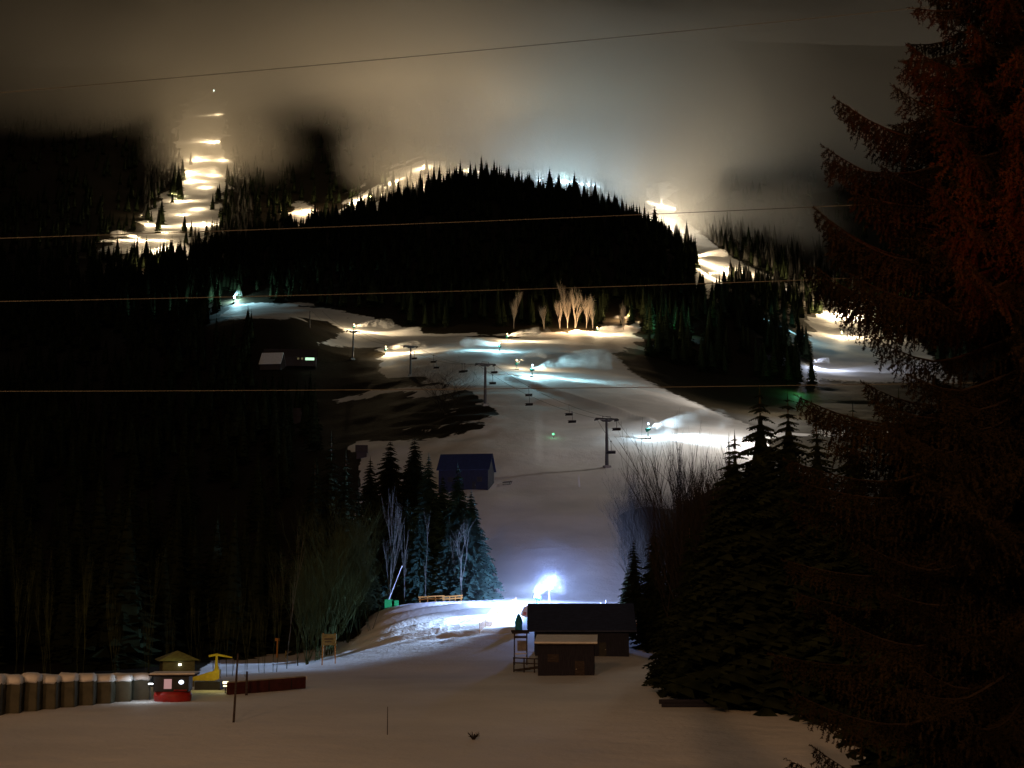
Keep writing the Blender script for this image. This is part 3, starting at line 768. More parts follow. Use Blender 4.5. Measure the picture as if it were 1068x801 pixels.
# ------------------------------------------------------------------ dark station hut
def gable_house(name, c, w, d, wall_h, ridge_h, over, wallm, roofm, rz=0.0, label=None, cat="hut", group=None, thick=.18, snowy=False, side=.35, door=True, wins=()):
    t = empty(name, c, rz, label, cat, group)
    m = MB(); x, y = w/2, d/2
    vs = [(-x,-y,-1),(x,-y,-1),(x,y,-1),(-x,y,-1),(-x,-y,wall_h),(x,-y,wall_h),(x,y,wall_h),(-x,y,wall_h),(-x,0,ridge_h-.1),(x,0,ridge_h-.1)]
    m.add(vs, [(0,1,5,4),(1,2,6,9,5),(2,3,7,6),(3,0,4,8,7)]); m.build("wall", wallm, t)
    r = MB(); ox = x + side; sl = (ridge_h-wall_h)/y; oy = y+over; ez = wall_h - sl*over
    for s in (-1, 1):
        r.add([(-ox,s*oy,ez+.02),(ox,s*oy,ez+.02),(ox,0,ridge_h+.02),(-ox,0,ridge_h+.02),(-ox,s*oy,ez+.02+thick),(ox,s*oy,ez+.02+thick),(ox,0,ridge_h+.02+thick),(-ox,0,ridge_h+.02+thick)],
              [(0,1,2,3),(7,6,5,4),(0,4,5,1),(1,5,6,2),(2,6,7,3),(3,7,4,0)])
    rf = r.build("roof", roofm, t)
    if snowy:
        s_ = MB()
        for s in (-1, 1):
            s_.add([(-ox-.05,s*oy,ez+.05+thick),(ox+.05,s*oy,ez+.05+thick),(ox+.05,0,ridge_h+.05+thick),(-ox-.05,0,ridge_h+.05+thick),(-ox+.1,s*(oy-.1),ez+.4+thick),(ox-.1,s*(oy-.1),ez+.4+thick),(ox-.1,0,ridge_h+.4+thick),(-ox+.1,0,ridge_h+.4+thick)],
                  [(0,1,2,3),(7,6,5,4),(0,4,5,1),(1,5,6,2),(3,7,4,0)])
        s_.build("snow_cap", M['snow'], rf)
    if door:
        d_ = MB(); d_.box((w*.22,-y-.03,1.0), (1.0,.08,2.0)); dr = d_.build("door", M['black'], t)
        h = MB(); h.box((w*.22+.38,-y-.10,1.0), (.12,.05,.05)); h.build("handle", M['pale_steel'], dr)
    for (wx, wz, ww, wh, wm) in wins:
        f = MB(); 
        for q in (-1, 1):
            f.box((wx+q*(ww/2+.04), -y-.04, wz), (.08,.07,wh+.16)); f.box((wx, -y-.04, wz+q*(wh/2+.04)), (ww,.07,.08))
        fr = f.build("window", M['timber'], t)
        p = MB(); p.box((wx,-y-.02,wz), (ww,.03,wh)); p.build("pane", wm, fr)
    return t
hz = gz(605, 205)
gable_house("station_hut", Vector(((605-534)/F*205, 206.5, at(605,684,205).z)), 13.3, 8.0, 4.3, 7.2, 1.1, M['blue_timber'], M['roof_dark'], 0.0,
    "large dark timber hut with overhanging blue-black roof in front of the floodlight", "hut", side=1.05, wins=((-3.2,2.0,1.2,1.0,M['black']),(-.6,2.0,1.2,1.0,M['black'])))
# brown shed, single-pitch roof under snow
c = at(591, 705, 170); t = empty("snowy_shed", c, math.radians(-4), "brown plank shed with a snow-covered flat roof in front of the large dark hut", "shed")
b = MB(); w, d = 6.6, 4.6
b.add([(-w/2,-d/2,-.5),(w/2,-d/2,-.5),(w/2,d/2,-.5),(-w/2,d/2,-.5),(-w/2,-d/2,3.75),(w/2,-d/2,3.75),(w/2,d/2,4.25),(-w/2,d/2,4.25)], [(0,1,5,4),(1,2,6,5),(2,3,7,6),(3,0,4,7),(4,5,6,7)])
b.build("wall", M['shed_wood'], t)
def slab(w, d, z0, z1, th):
    b = MB(); b.add([(-w/2,-d/2,z0),(w/2,-d/2,z0),(w/2,d/2,z1),(-w/2,d/2,z1),(-w/2,-d/2,z0+th),(w/2,-d/2,z0+th),(w/2,d/2,z1+th),(-w/2,d/2,z1+th)], [(3,2,1,0),(4,5,6,7),(0,1,5,4),(1,2,6,5),(2,3,7,6),(3,0,4,7)]); return b
rf = slab(7.4,5.6,3.76,4.36,.14).build("roof", M['timber'], t)
slab(7.36,5.5,3.92,4.52,.20).build("snow_cap", M['snow'], rf)
b = MB(); b.box((1.6,-2.33,.95), (1.1,.05,1.9)); dr = b.build("door", M['timber'], t)
b = MB(); b.box((1.2,-2.38,.95), (.12,.05,.05)); b.build("handle", M['pale_steel'], dr)
b = MB(); b.box((-1.5,-2.33,2.2), (1.3,.05,.9)); b.build("shutter", M['timber'], t)
# notice stand with its own little roof
c = at(543, 691, 182); t = empty("notice_stand", c, math.radians(8), "small roofed notice stand with a pale board left of the brown shed", "notice board")
b = MB(); b.tube([(-.8,0,-.3),(-.8,0,3.7)], .09, 6); b.build("post", M['timber'], t)
b = MB(); b.tube([(.8,0,-.3),(.8,0,3.7)], .09, 6); b.build("post", M['timber'], t)
b = MB(); b.box((.15,-.05,2.1), (1.15,.06,1.3)); b.build("board", mat("grey_notice", (.20,.19,.20), .7, .3, 3), t)
b = MB(); b.box((-.05,0,3.85), (2.2,1.3,.14), 0, 1, .22); b.box((0,-.03,3.2), (1.7,.08,.3)); b.build("roof", M['timber'], t)
b = MB(); b.box((0,-.04,1.1), (1.6,.06,.14)); b.box((0,-.04,.6), (1.6,.06,.14)); b.build("rail", M['pale_steel'], t)
# handrail from the stand to the shed
c = at(552, 699, 176); t = empty("stair_rail", c, math.radians(-38), "dark wooden stair rail between the notice stand and the brown shed", "railing")
for i in range(4):
    b = MB(); b.box((-2.4+i*1.6,0,.5), (.12,.12,1.9)); b.build("post", M['timber'], t)
b = MB(); b.box((0,.1,1.4), (5.2,.06,.14)); b.box((0,.1,.8), (5.2,.06,.14)); b.build("rail", M['timber'], t)
b = MB()
for i in range(6): b.box((-2.2+i*.8,.9,-.1+.12*i), (.7,1.4,.2))
b.build("step", M['timber'], t)

# covered gun, banner, posts, nets around the floodlight
c = ground(541, 228); t = empty("covered_lance", c, 0, "teal-covered snow lance standing left of the dark hut roof", "snow lance")
b = MB(); b.lathe([(.45,0),(.62,.5),(.55,1.2),(.66,1.8),(.45,2.5),(.12,3.1)], 10); b.build("cover", M['teal'], t, True)
b = MB(); b.tube([(-.1,0,2.9),(-.15,0,4.6)], .05, 5); b.build("pole", M['orange'], t)
c = ground(548, 236); t = empty("banner", c, 0, "white and pink banner on a pole beside the teal-covered lance", "banner")
b = MB(); b.tube([(.75,0,-.2),(.75,0,3.6)], .05, 6); b.build("pole", M['pale_steel'], t)
b = MB(); b.add([(.7,0,3.5),(-.3,.05,2.9),(-.9,.1,1.7),(.1,.02,1.2),(.7,0,1.6),(.7,.06,3.5),(-.3,.11,2.9),(-.9,.16,1.7),(.1,.08,1.2),(.7,.06,1.6)], [(0,1,2,3,4),(9,8,7,6,5),(0,5,6,1),(1,6,7,2),(2,7,8,3),(3,8,9,4),(4,9,5,0)]); b.build("cloth", M['white_paint'], t)
b = MB(); b.box((-.1,-.06,1.9), (.5,.04,.5)); b.build("emblem_patch", mat("pink_patch", (.6,.2,.2), .7, .2, 3), t)
c = ground(560, 251); g2 = copy_tree(gun0, gk); g2.location = c; g2.rotation_euler = (0,0,math.radians(205)); g2.scale = (.85,)*3
tag(g2, "green snow gun beside the blazing floodlight, just above the dark hut roof", "snow cannon", "snow guns along the runs")
for ch in g2.children:
    if ch.name.startswith("floodlight"): ch.data = COOLHEAD
for (px, Y, h, lab, mm) in [(627,252,2.2,"short white marker post above the right part of the dark hut roof",'white_paint'),(632,250,3.0,"taller white marker post above the right part of the dark hut roof",'white_paint'),(604,365,3.2,"lone white marker post standing on the middle of the run",'white_paint')]:
    if px == 604: p = gp(604, 508, 300)
    else: p = ground(px, Y)
    o = MB(); o.tube([(0,0,-.3),(0,0,h*.92),(0,0,h)], [.14,.14,.06], 7); q = o.build("marker_post", M[mm], loc=p); tag(q, lab, "post")
p = gp(577, 457, 400); t = empty("marker_lamp", p, 0, "tiny green marker lamp glowing on the middle of the run", "lamp")
b = MB(); b.tube([(0,0,-.2),(0,0,.9)], .06, 6); b.build("post", M['steel'], t)
b = MB(); b.lathe([(.1,-.3),(.38,-.1),(.38,.15),(.1,.35)], 8, (0,0,1.2)); b.build("lamp_head", M['lamp_green'], t)
lamp('POINT', p+Vector((0,-.5,1.4)), (.2,1,.4), 25, parent=t)
c = ground(664, 228); t = empty("information_sign", c, 0, "narrow white and orange upright sign at the right end of the dark hut", "sign")
b = MB(); b.tube([(0,0,-.2),(0,0,3.4)], .07, 6); b.build("post", M['white_paint'], t)
b = MB(); b.box((0,-.1,2.3), (.7,.08,1.9)); b.build("panel", M['white_paint'], t)
b = MB(); b.box((0,-.16,1.9), (.35,.03,1.0)); b.build("stripe", M['orange'], t)

def net_fence(pts, h, label, name="safety_net"):
    t = empty(name, pts[0], 0, label, "fence"); o = pts[0]
    n = MB()
    for i in range(len(pts)-1):
        a, b_ = pts[i]-o, pts[i+1]-o; L = (b_-a).length; k = max(2, int(L/.28))
        for r in range(6):
            z = .25 + (h-.3)*r/5
            n.tube([a+Vector((0,0,z)), b_+Vector((0,0,z-.02))], .030, 4, False)
        for s in range(k):
            q = a.lerp(b_, s/k); n.tube([q+Vector((0,0,.25)), q+Vector((0,0,h-.05))], .022, 4, False)
    n.build("net", M['orange'], t)
    for p in pts:
        m = MB(); m.tube([p-o+Vector((0,0,-.3)), p-o+Vector((0,0,h+.25))], .045, 6); m.build("post", M['orange_wood'], t)
    return t
def line_pts(a, b, n):
    return [ground(a[0]+(b[0]-a[0])*i/n, a[1]+(b[1]-a[1])*i/n) for i in range(n+1)]
net_fence(line_pts((500,226),(537,246), 6), 1.5, "orange safety net running down from the floodlight, nearest row of the apron")
net_fence(line_pts((508,238),(538,252), 5), 1.4, "orange safety net behind the nearest one on the apron")
def plank_fence(px0, px1, Y, label, n=3, h=1.1):
    a, b_ = ground(px0, Y), ground(px1, Y); t = empty("plank_barrier", a, 0, label, "barrier"); d = b_-a
    for i in range(n+1):
        m = MB(); m.box(d*i/n + Vector((0,0,h/2-.1)), (.14,.14,h+.2)); m.build("post", M['orange_wood'], t)
    for z in (h*.95, h*.55):
        m = MB(); m.tube([Vector((-.3,-.1,z)), d+Vector((.3,-.1,z))], .11, 4); m.build("plank", M['orange_wood'], t)
plank_fence(438, 462, 262, "yellow-orange plank barrier under the lit spruces, left one")
plank_fence(463, 481, 259, "yellow-orange plank barrier under the lit spruces, middle one")
plank_fence(490, 507, 264, "dull orange plank barrier at the right foot of the lit spruces", 2, .8)
c = ground(405, 258); t = empty("snow_lance", c, 0, "thin pale snow lance leaning right from a bright green box", "snow lance")
b = MB(); b.box((0,0,.7), (1.25,1.0,1.5)); bx = b.build("valve_box", M['green'], t)
b = MB(); b.box((0,0,1.48), (1.35,1.1,.08)); b.build("lid", M['green'], bx)
b = MB(); b.tube([(.0,0,1.3),(2.3,0,7.3)], [.09,.06], 6); b.build("lance_pole", M['white_paint'], t)
b = MB(); b.lathe([(.05,0),(.13,.1),(.13,.35),(.05,.45)], 8, (2.3,0,7.2), (2.3,0,6)); b.build("nozzle_head", M['pale_steel'], t)
c = ground(413.5, 258); t = empty("valve_cabinet", c, 0, "small bright green cabinet right of the leaning snow lance", "cabinet")
b = MB(); b.box((0,0,.45), (.75,.7,.95)); b.build("cabinet_body", M['green'], t)
b = MB(); b.box((0,0,.95), (.85,.8,.06)); b.build("lid", M['green'], t)
c = at(343, 679, 205); c.z = ground(343, 205).z; t = empty("wooden_sign", c, 0, "yellowish square sign board on two posts beside the earth path", "sign")
for s in (-1, 1):
    b = MB(); b.tube([(s*.95,0,-.3),(s*.85,0,4.4)], .09, 6); b.build("post", M['orange_wood'], t)
b = MB(); b.box((0,-.1,3.5), (2.1,.08,1.6)); b.build("board", M['sign_board'], t)
b = MB(); b.box((0,-.16,3.6), (1.3,.03,.16)); b.box((-.1,-.16,3.2), (1.0,.03,.12)); b.build("lettering_bar", M['timber'], t)

# ------------------------------------------------------------------ wrapped bales on the left
bale_n = 9
def bale_pt(i): 
    px = -8 + i*19.4; by = 747 - i*2.7
    Y = 116 + i*2.0
    return px, by, Y
for i in range(bale_n):
    px, by, Y = bale_pt(i); g_ = ground(px, Y)
    hh0 = 1
    t = empty("wrapped_bale", g_, math.radians(8+R.uniform(-5,5)), None, "bale", "wrapped bales in the wall beside the red kiosk")
    t['label'] = "pale wrapped block capped with snow in the long wall at the left edge" if 0 < i < 8 else ("leftmost pale wrapped block of the wall, cut by the picture edge" if i == 0 else "last pale wrapped block of the wall, touching the red kiosk")
    hh = (2.95 - i*.10)*R.uniform(.95,1.03); b = MB(); rg = random.Random(i)
    prof = [(.78,-.3),(.86,.1),(.89,hh*.3),(.86,hh*.62),(.80,hh*.84),(.55,hh*.98)]
    b.lathe(prof, 24)
    sq = lambda q: math.copysign(abs(q/.86)**.16*.80, q)
    b.v = [(sq(x)*(1+.03*math.sin(z*7+x*5+i)), sq(y)*1.1+.03*math.sin(z*5), z+.05*math.sin(x*4+i*2)) for x, y, z in b.v]
    b.build("wrapping", M['wrap'], t, True)
    b = MB(); b.lathe([(.84,hh*.84),(.98,hh*.92),(.80,hh*1.04),(.35,hh*1.10)], 16); b.v = [(math.copysign(abs(x)**.35, x)*.88, y*1.3, z+.05*math.sin(x*7+i)) for x, y, z in b.v]; b.build("snow_cap", M['snow'], t, True)
    
b = MB(); top = []
for i in range(-46, 16):
    k = i*.55; px, by, Y = -8 + k*19.4, 747 - k*2.7, 116 + k*2.0
    hh = 2.95 - k*.10; jz = .12*math.sin(i*1.7); row = []
    for dy, zz in ((1.0,-.4),(1.05,hh*.9+jz),(1.7,hh*1.03+jz),(4.5,hh*.98),(8.5,hh*.55),(13,-.5)):
        g_ = ground(px, Y+dy); row.append(g_ + Vector((0,0,zz)))
    top.append(row)
for i in range(len(top)-1):
    for j in range(5): b.add([top[i][j], top[i+1][j], top[i+1][j+1], top[i][j+1]], [(0,1,2,3)])
bm_ = b.build("snow_bank", M['snow'], smooth=True); tag(bm_, kind='structure')
# red kiosk
c = ground(180, 130); t = empty("red_kiosk", c, math.radians(4), "small kiosk with red rounded base, black top and a lit pink-white window", "kiosk"); t.scale = (.95,.95,.78)
b = MB(); b.lathe([(1.55,-.3),(1.75,.1),(1.80,.7),(1.70,1.15)], 24); b.v = [(x, y*.75, z) for x, y, z in b.v]; b.build("base", M['red'], t, True)
b = MB(); b.box((0,0,2.05), (3.3,2.3,1.75)); b.build("cabin", M['black'], t)
b = MB(); b.box((.1,0,3.05), (4.3,3.2,.14)); rf = b.build("roof", M['timber'], t)
b = MB(); b.box((.1,.1,3.20), (4.2,2.9,.16)); b.build("snow_cap", M['snow'], rf)
b = MB(); b.box((-.30,-1.18,2.05), (.72,.05,1.10)); wn = b.build("window", M['pane_pink'], t)
b = MB()
for x in (-.70,.10): b.box((x,-1.20,2.05), (.07,.07,1.2))
b.build("frame", M['timber'], wn)
b = MB(); b.lathe([(.05,-.06),(.24,-.04),(.24,.04),(.05,.06)], 14, (.95,-1.22,2.25), (0,1,0)); b.build("round_lamp", glow("lamp_day", (.8,.87,1), 2.5), t)
b = MB(); b.box((.9,-1.25,1.35), (1.2,.35,.08), 0, 1, .2); b.build("counter", M['red'], t)
b = MB(); b.box((-1.95,-.9,2.05), (.42,.16,.14)); b.build("wall_light", glow("lamp_day_bright", (.9,.97,1), 6), t)
lamp('POINT', c+Vector((-2.5,-1.6,2.35)), (.85,.95,1), 70, size=.1, parent=t)
# olive hut behind
c = ground(184, 152); t = empty("pyramid_hut", c, math.radians(20), "olive box hut with a shallow pyramid roof behind the red kiosk", "hut")
b = MB(); b.box((0,0,1.0), (3.3,3.0,3.6)); b.build("wall", M['olive'], t)
b = MB(); b.add([(-2.2,-2.0,2.78),(2.2,-2.0,2.78),(2.2,2.0,2.78),(-2.2,2.0,2.78),(0,0,3.75)], [(3,2,1,0),(0,1,4),(1,2,4),(2,3,4),(3,0,4)]); b.build("roof", mat("olive_roof", (.16,.16,.06), .6, .25, 3), t)
b = MB(); b.lathe([(.04,-.1),(.16,-.05),(.16,.08),(.05,.12)], 8, (.1,-1.62,2.35)); b.build("lamp_head", glow("lamp_hut", (1,.98,.8), 5), t)
b = MB(); b.box((-1.0,-1.53,.7), (.9,.05,1.9)); b.build("door", M['dark_red'], t)
lamp('POINT', c+Vector((.4,-3.2,3.4)), (.9,.9,.45), 22, size=.1, parent=t)
# yellow machine arm under a yellow lamp
c = ground(222, 146); t = empty("loader_arm", c, 0, "bright yellow machine arm with raised head right of the red kiosk", "machine")
b = MB(); b.add([(-2.4,-.3,.9),(.2,-.4,.9),(.7,-.4,1.1),(.7,-.4,2.0),(.1,-.4,1.9),(-2.4,-.3,1.15)]+[(-2.4,.3,.9),(.2,.4,.9),(.7,.4,1.1),(.7,.4,2.0),(.1,.4,1.9),(-2.4,.3,1.15)], [(0,1,2,3,4,5),(11,10,9,8,7,6)]+[(i,i+6,(i+1)%6+6,(i+1)%6) for i in range(6)]); b.build("boom", M['yellow'], t)
b = MB(); b.tube([(.35,0,1.6),(.30,0,2.6),(.3,0,3.45)], [.34,.15,.12], 6); b.build("upright", M['yellow'], t)
b = MB(); b.tube([(-.5,0,3.35),(.3,0,3.5),(1.9,0,3.2)], [.12,.13,.07], 6); b.build("head", M['yellow'], t)
b = MB(); b.box((-.4,0,.35), (2.6,1.6,.9)); b.build("undercarriage", M['black'], t)
lamp('POINT', c+Vector((.6,-3.0,2.6)), (1,.86,.22), 80, size=.2, parent=t)
for (px, Y, z, lab) in [(235,140,.85,"small yellow ground lamp left of the long dark-red barrier"),]:
    q = ground(px, Y); t = empty("ground_lamp", q, 0, lab, "lamp")
    b = MB(); b.tube([(0,0,-.2),(0,0,z)], .06, 6); b.build("post", M['steel'], t)
    b = MB(); b.box((0,0,z+.18), (.5,.25,.22)); b.box((0,0,z-.14), (.4,.25,.12)); b.build("lamp_head", M['lamp_yellow'], t)
# dark red padded barrier
a = ground(238, 138); e = ground(317, 146); t = empty("padded_barrier", a, math.atan2(e.y-a.y, e.x-a.x), "long low dark-red padded barrier on the snow left of centre", "barrier")
L = (e-a).length; b = MB(); b.box((L/2,0,.55), (L,.5,1.15)); b.build("pad", M['dark_red'], t)
b = MB(); b.box((L/2,0,1.17), (L,.42,.08)); b.build("snow_cap", mat("thin_snow", (.30,.27,.24), .8, .3, 1), t)
b = MB(); b.box((L+.08,-.05,1.0), (.3,.3,.3)); b.build("end_reflector", M['white_paint'], t)
for x in (.2, .5, .8):
    b = MB(); b.box((L*x,-.26,.5), (.1,.04,1.0)); b.build("strap", M['black'], t)
def pole(px, base, top, rad, label, mm='timber', lean=0.0, Y=None, flat=False):
    Yh = Y or hit(px, base, 60); p = ground(px, Yh); h = (base-top)/F*Yh
    b = MB(); b.tube([(0,0,-.3),(lean*h*.5,0,h*.5),(lean*h,0,h)], [rad,rad*.9,rad*.7], 6)
    if flat: b.box((lean*h,0,h), (rad*5,.08,rad*3))
    return tag(b.build("wooden_pole", M[mm], loc=p), label, "pole")
pole(243.5, 755, 686, .10, "tall thin dark pole planted in the snow before the red barrier", lean=.04)
pole(257, 726, 702, .14, "short dark pole right of the tall thin one before the barrier")
pole(404, 770, 742, .035, "thin stick standing in the open snow field in the foreground")
pole(289, 686, 668, .16, "pale wooden post with a small cap behind the red barrier", 'orange_wood', flat=True)
pole(298, 686, 679, .12, "stubby pale post right of the capped post behind the barrier", 'sign_board')
pole(323, 330, 312, .35, "lone thin mast on the dark mound at upper left", 'steel', Y=745)
# clump in the snow, logs at the right
p = gp(494, 776, 60); b = MB(); rg = random.Random(3)
for i in range(26):
    a = rg.uniform(0, 6.28); b.tube([(0,0,-.1),(math.cos(a)*.22,math.sin(a)*.2,rg.uniform(.15,.3)),(math.cos(a)*.42,math.sin(a)*.3,rg.uniform(.2,.55))], [.03,.03,.01], 4)
tag(b.build("grass_tuft", M['twig'], loc=p), "small dark tuft poking through the open snow near the bottom", "plant")
a = ground(690, 122); t = empty("log_pile", a, math.radians(-2), "brown logs lying on the snow under the dark trees at right", "logs")
for i, (x, y, z, L) in enumerate([(0,0,.15,5.6),(.3,.4,.15,5.2),(-.2,.2,.45,4.6)]):
    b = MB(); b.tube([(x,y,z),(x+L/2,y,z+.03),(x+L,y+.1,z)], [.2,.19,.16], 8); b.build("log", M['shed_wood'], t)

# ------------------------------------------------------------------ mid-distance buildings
YB = hit(485, 512, 300); c = ground(486, YB); c.z += .2
gable_house("barn", Vector((c.x, YB+4, c.z)), 13.6, 8, 5.6, 9.6, .6, M['blue_timber'], M['roof_dark'], math.radians(-11), "dark barn with a long blue-black roof behind the lit spruces", "barn", side=.5, wins=((-3.5,2.6,1.4,1.1,M["black"]),(4.5,2.6,1.2,1.1,M["black"])))
p = gp(505, 506, 300); p.y -= 1.5; b = MB(); b.lathe([(.5,-.3),(1.1,.2),(1.3,1.2),(1.0,2.2),(.4,2.7)], 12); tag(b.build("wrapped_roll", M['white_paint'], smooth=True, loc=p), "white wrapped roll standing at the right corner of the barn", "bale")
p = gp(529, 507, 300); t = empty("sledge", p, math.radians(-35), "small dark sledge tipped up on the snow right of the barn", "sledge")
b = MB(); b.box((0,0,.8), (2.6,.8,.12), 0, 1, .3); b.build("seat", M['shed_wood'], t)
for s in (-1,1):
    b = MB(); b.tube([(-1.4,s*.35,.2),(.9,s*.35,.2),(1.5,s*.35,1.1)], .07, 5); b.build("runner", M['steel'], t)
gable_house("farmhouse", ground(303, hit(300, 381, 500)), 24, 10, 3.6, 7.6, .8, M['timber'], M['timber'], math.radians(6), "unlit farmhouse with one bright mint-green window on the left slope", "house", snowy=False, side=.6,
    wins=((9.2,2.6,4.2,1.5,M['pane_mint']),(5.6,2.6,.9,.9,M['pane_dim']),(3.8,2.6,.9,.9,M['pane_dim'])), door=False)
Yh = hit(283, 378, 500)
gable_house("snowy_barn", ground(284, Yh-14), 10, 7, 2.2, 7, .6, M['timber'], M['timber'], math.radians(-8), "low barn with a dim snow-covered roof left of the farmhouse", "barn", snowy=True, side=.3, door=False)
gable_house("hay_hut", gp(377, 477, 380), 3.2, 3, 1.9, 3.6, .4, M['timber'], M['timber'], .1, "tiny dark hay hut on the small snow patch above the left trees", "hut", door=False)
gable_house("cottage", ground(302, hit(302, 442, 380)), 10, 7, 2.8, 5.8, .6, M['timber'], M['timber'], .1, "dark cottage with one faint window on the black slope at left", "house", wins=((0,1.6,2.6,.8,M['pane_dim']),), door=False)

# ------------------------------------------------------------------ chairlift
def make_pylon():
    root = empty("lift_pylon", (0,0,0)); 
    b = MB(); b.box((0,0,.1), (2.2,2.2,.9), 0, .8); b.build("footing", mat("concrete", (.30,.29,.28), .9, .2, 2), root)
    b = MB(); b.tube([(0,0,.3),(0,0,14.2)], [.55,.34], 10); b.build("mast", M['steel'], root)
    b = MB(); b.box((0,0,14.3), (7.0,.5,.45)); b.box((0,0,13.7), (2.2,.35,.5), 0, 1.8); b.build("crossarm", M['steel'], root)
    for s in (-1,1):
        b = MB(); b.box((s*3.2,0,13.95), (.25,3.0,.35)); 
        for k in range(4): b.lathe([(.28,-.08),(.28,.08)], 8, (s*3.2,-1.2+.8*k,14.0), (1,0,0))
        b.build("sheave_train", M['steel'], root)
    b = MB()
    for k in range(24): b.box((0,-.62,1.2+k*.5), (.5,.05,.05))
    for s in (-1,1): b.box((s*.25,-.62,7.0), (.05,.05,12))
    b.build("ladder", M['steel'], root)
    b = MB(); b.box((0,0,15.0), (2.6,.12,.12)); b.box((-1.2,0,14.7), (.1,.1,.6)); b.box((1.2,0,14.7), (.1,.1,.6)); b.build("lifting_frame", M['steel'], root)
    return root
py0 = make_pylon(); pk = kids_of(py0)
PY = [(368,376,345,"farthest lift pylon, at the upper left beside a warm lamp"),(428,392,360,"second farthest lift pylon, left of the bare shrub"),(506,423,378,"lift pylon standing on the snow bank in the middle of the picture"),(633,489,437,"nearest lift pylon, right of the middle of the run")]
tops = []
for i, (px, b_, t_, lab) in enumerate(PY):
    Yh = hit(px, b_, 300); p = ground(px, Yh); h = (b_-t_)/F*Yh; o = py0 if i == 0 else copy_tree(py0, pk)
    s = h/14.6; o.location = p; tag(o, lab, "lift pylon", "pylons of the chairlift"); tops.append((o, p, s))
pxs = [t_[1] for t_ in tops]
for i, (o, p, s) in enumerate(tops):
    q = pxs[min(i+1, 3)] - pxs[max(i-1, 0)]; ang = math.atan2(-q.x, q.y) if False else math.atan2(q.y, q.x) + math.pi/2
    ang = max(-.35, min(.35, (ang + math.pi/2) % math.pi - math.pi/2)); o.rotation_euler.z = ang; o.scale = (s, s, s)
nxt = ground(810, 205) + Vector((0,0,13)); far_end = ground(330, 790) + Vector((0,0,8))
RP = {}
for sgn in (-1, 1):
    pts = [far_end + Vector((sgn*3,0,0))] + [p + Matrix.Rotation(o.rotation_euler.z, 3, 'Z') @ Vector((sgn*3.2*s,0,14.3*s)) for o, p, s in tops] + [nxt + Vector((sgn*3,0,0))]
    full = []
    for i in range(len(pts)-1):
        for k in range(12):
            u = k/12; q = pts[i].lerp(pts[i+1], u); q.z -= (pts[i]-pts[i+1]).length*.022*4*u*(1-u); full.append(q)
    full.append(pts[-1]); RP[sgn] = full
    b = MB(); b.v = []; b.tube([q-full[0] for q in full], .045, 5)
    tag(b.build("haul_rope", M['rope'], loc=full[0]), "thin dark chairlift rope, %s strand over the run" % ("left" if sgn < 0 else "right"), "cable")
def make_chair():
    root = empty("lift_chair", (0,0,0))
    b = MB(); b.tube([(0,0,.1),(0,0,-.6),(.0,.25,-1.6),(0,.1,-2.6)], .07, 6); b.box((0,0,.05), (.3,.6,.25)); b.build("hanger", M['steel'], root)
    b = MB(); b.box((0,-.3,-3.2), (2.4,.7,.14)); b.build("seat", M['black'], root)
    b = MB(); b.box((0,.12,-2.8), (2.4,.12,.75), 0, 1, -.12); b.build("backrest", M['black'], root)
    b = MB(); b.tube([(-1.25,-.9,-2.7),(-1.25,.1,-2.5),(1.25,.1,-2.5),(1.25,-.9,-2.7),(-1.25,-.9,-2.7)], .05, 5); b.build("safety_bar", M['steel'], root)
    return root
ch0 = make_chair(); ck = kids_of(ch0); n = 0
CH = [(-1,30),(-1,34),(-1,38),(-1,42),(-1,46),(-1,50),(1,32),(1,36),(1,40),(1,44),(1,48),(-1,26),(1,27)]
for sgn, k in CH:
    q = RP[sgn][k]; o = ch0 if n == 0 else copy_tree(ch0, ck); o.location = q; o.rotation_euler.z = -.3; n += 1
    tag(o, "small empty dark lift chair hanging above the middle of the snowy run", "lift chair", "chairs of the chairlift")

# ------------------------------------------------------------------ wires across the view
def wire(px0, y0, px1, y1, sag, Y0, Y1, label, rad=.020):
    pts = []
    for i in range(41):
        u = i/40; pts.append(at(px0+(px1-px0)*u, y0+(y1-y0)*u + sag*4*u*(1-u), Y0+(Y1-Y0)*u))
    b = MB(); b.tube([p-pts[0] for p in pts], rad, 5); tag(b.build("power_line", M['cable'], loc=pts[0]), label, "cable")
wire(-260, 256, 1400, 188, 6, 62, 74, "pale overhead wire crossing in front of the upper part of the wooded hill")
wire(-260, 318, 1400, 268, 8, 62, 74, "pale overhead wire crossing at the foot of the wooded hill")
wire(-260, 408, 1400, 392, 5, 60, 74, "dim overhead wire crossing above the lift pylons, lowest of all", .018)
wire(-260, 118, 1400, -38, 6, 66, 76, "faint overhead wire against the cloud, highest of all", .018)
p = ground(223, 2230); zt = at(223, 95, 2230).z
t = empty("summit_beacon", p, 0, "tiny pale star-like lamp high in the cloud above the left run", "lamp")
b = MB(); b.tube([(0,0,-1),(0,0,max(6, zt-p.z))], .5, 6); b.build("mast", M['steel'], t)
b = MB(); b.lathe([(.3,-1.2),(1.4,0),(.3,1.2)], 8, (0,-3,max(6, zt-p.z))); b.build("lamp_head", glow("beacon", (.8,1,.85), 30), t)

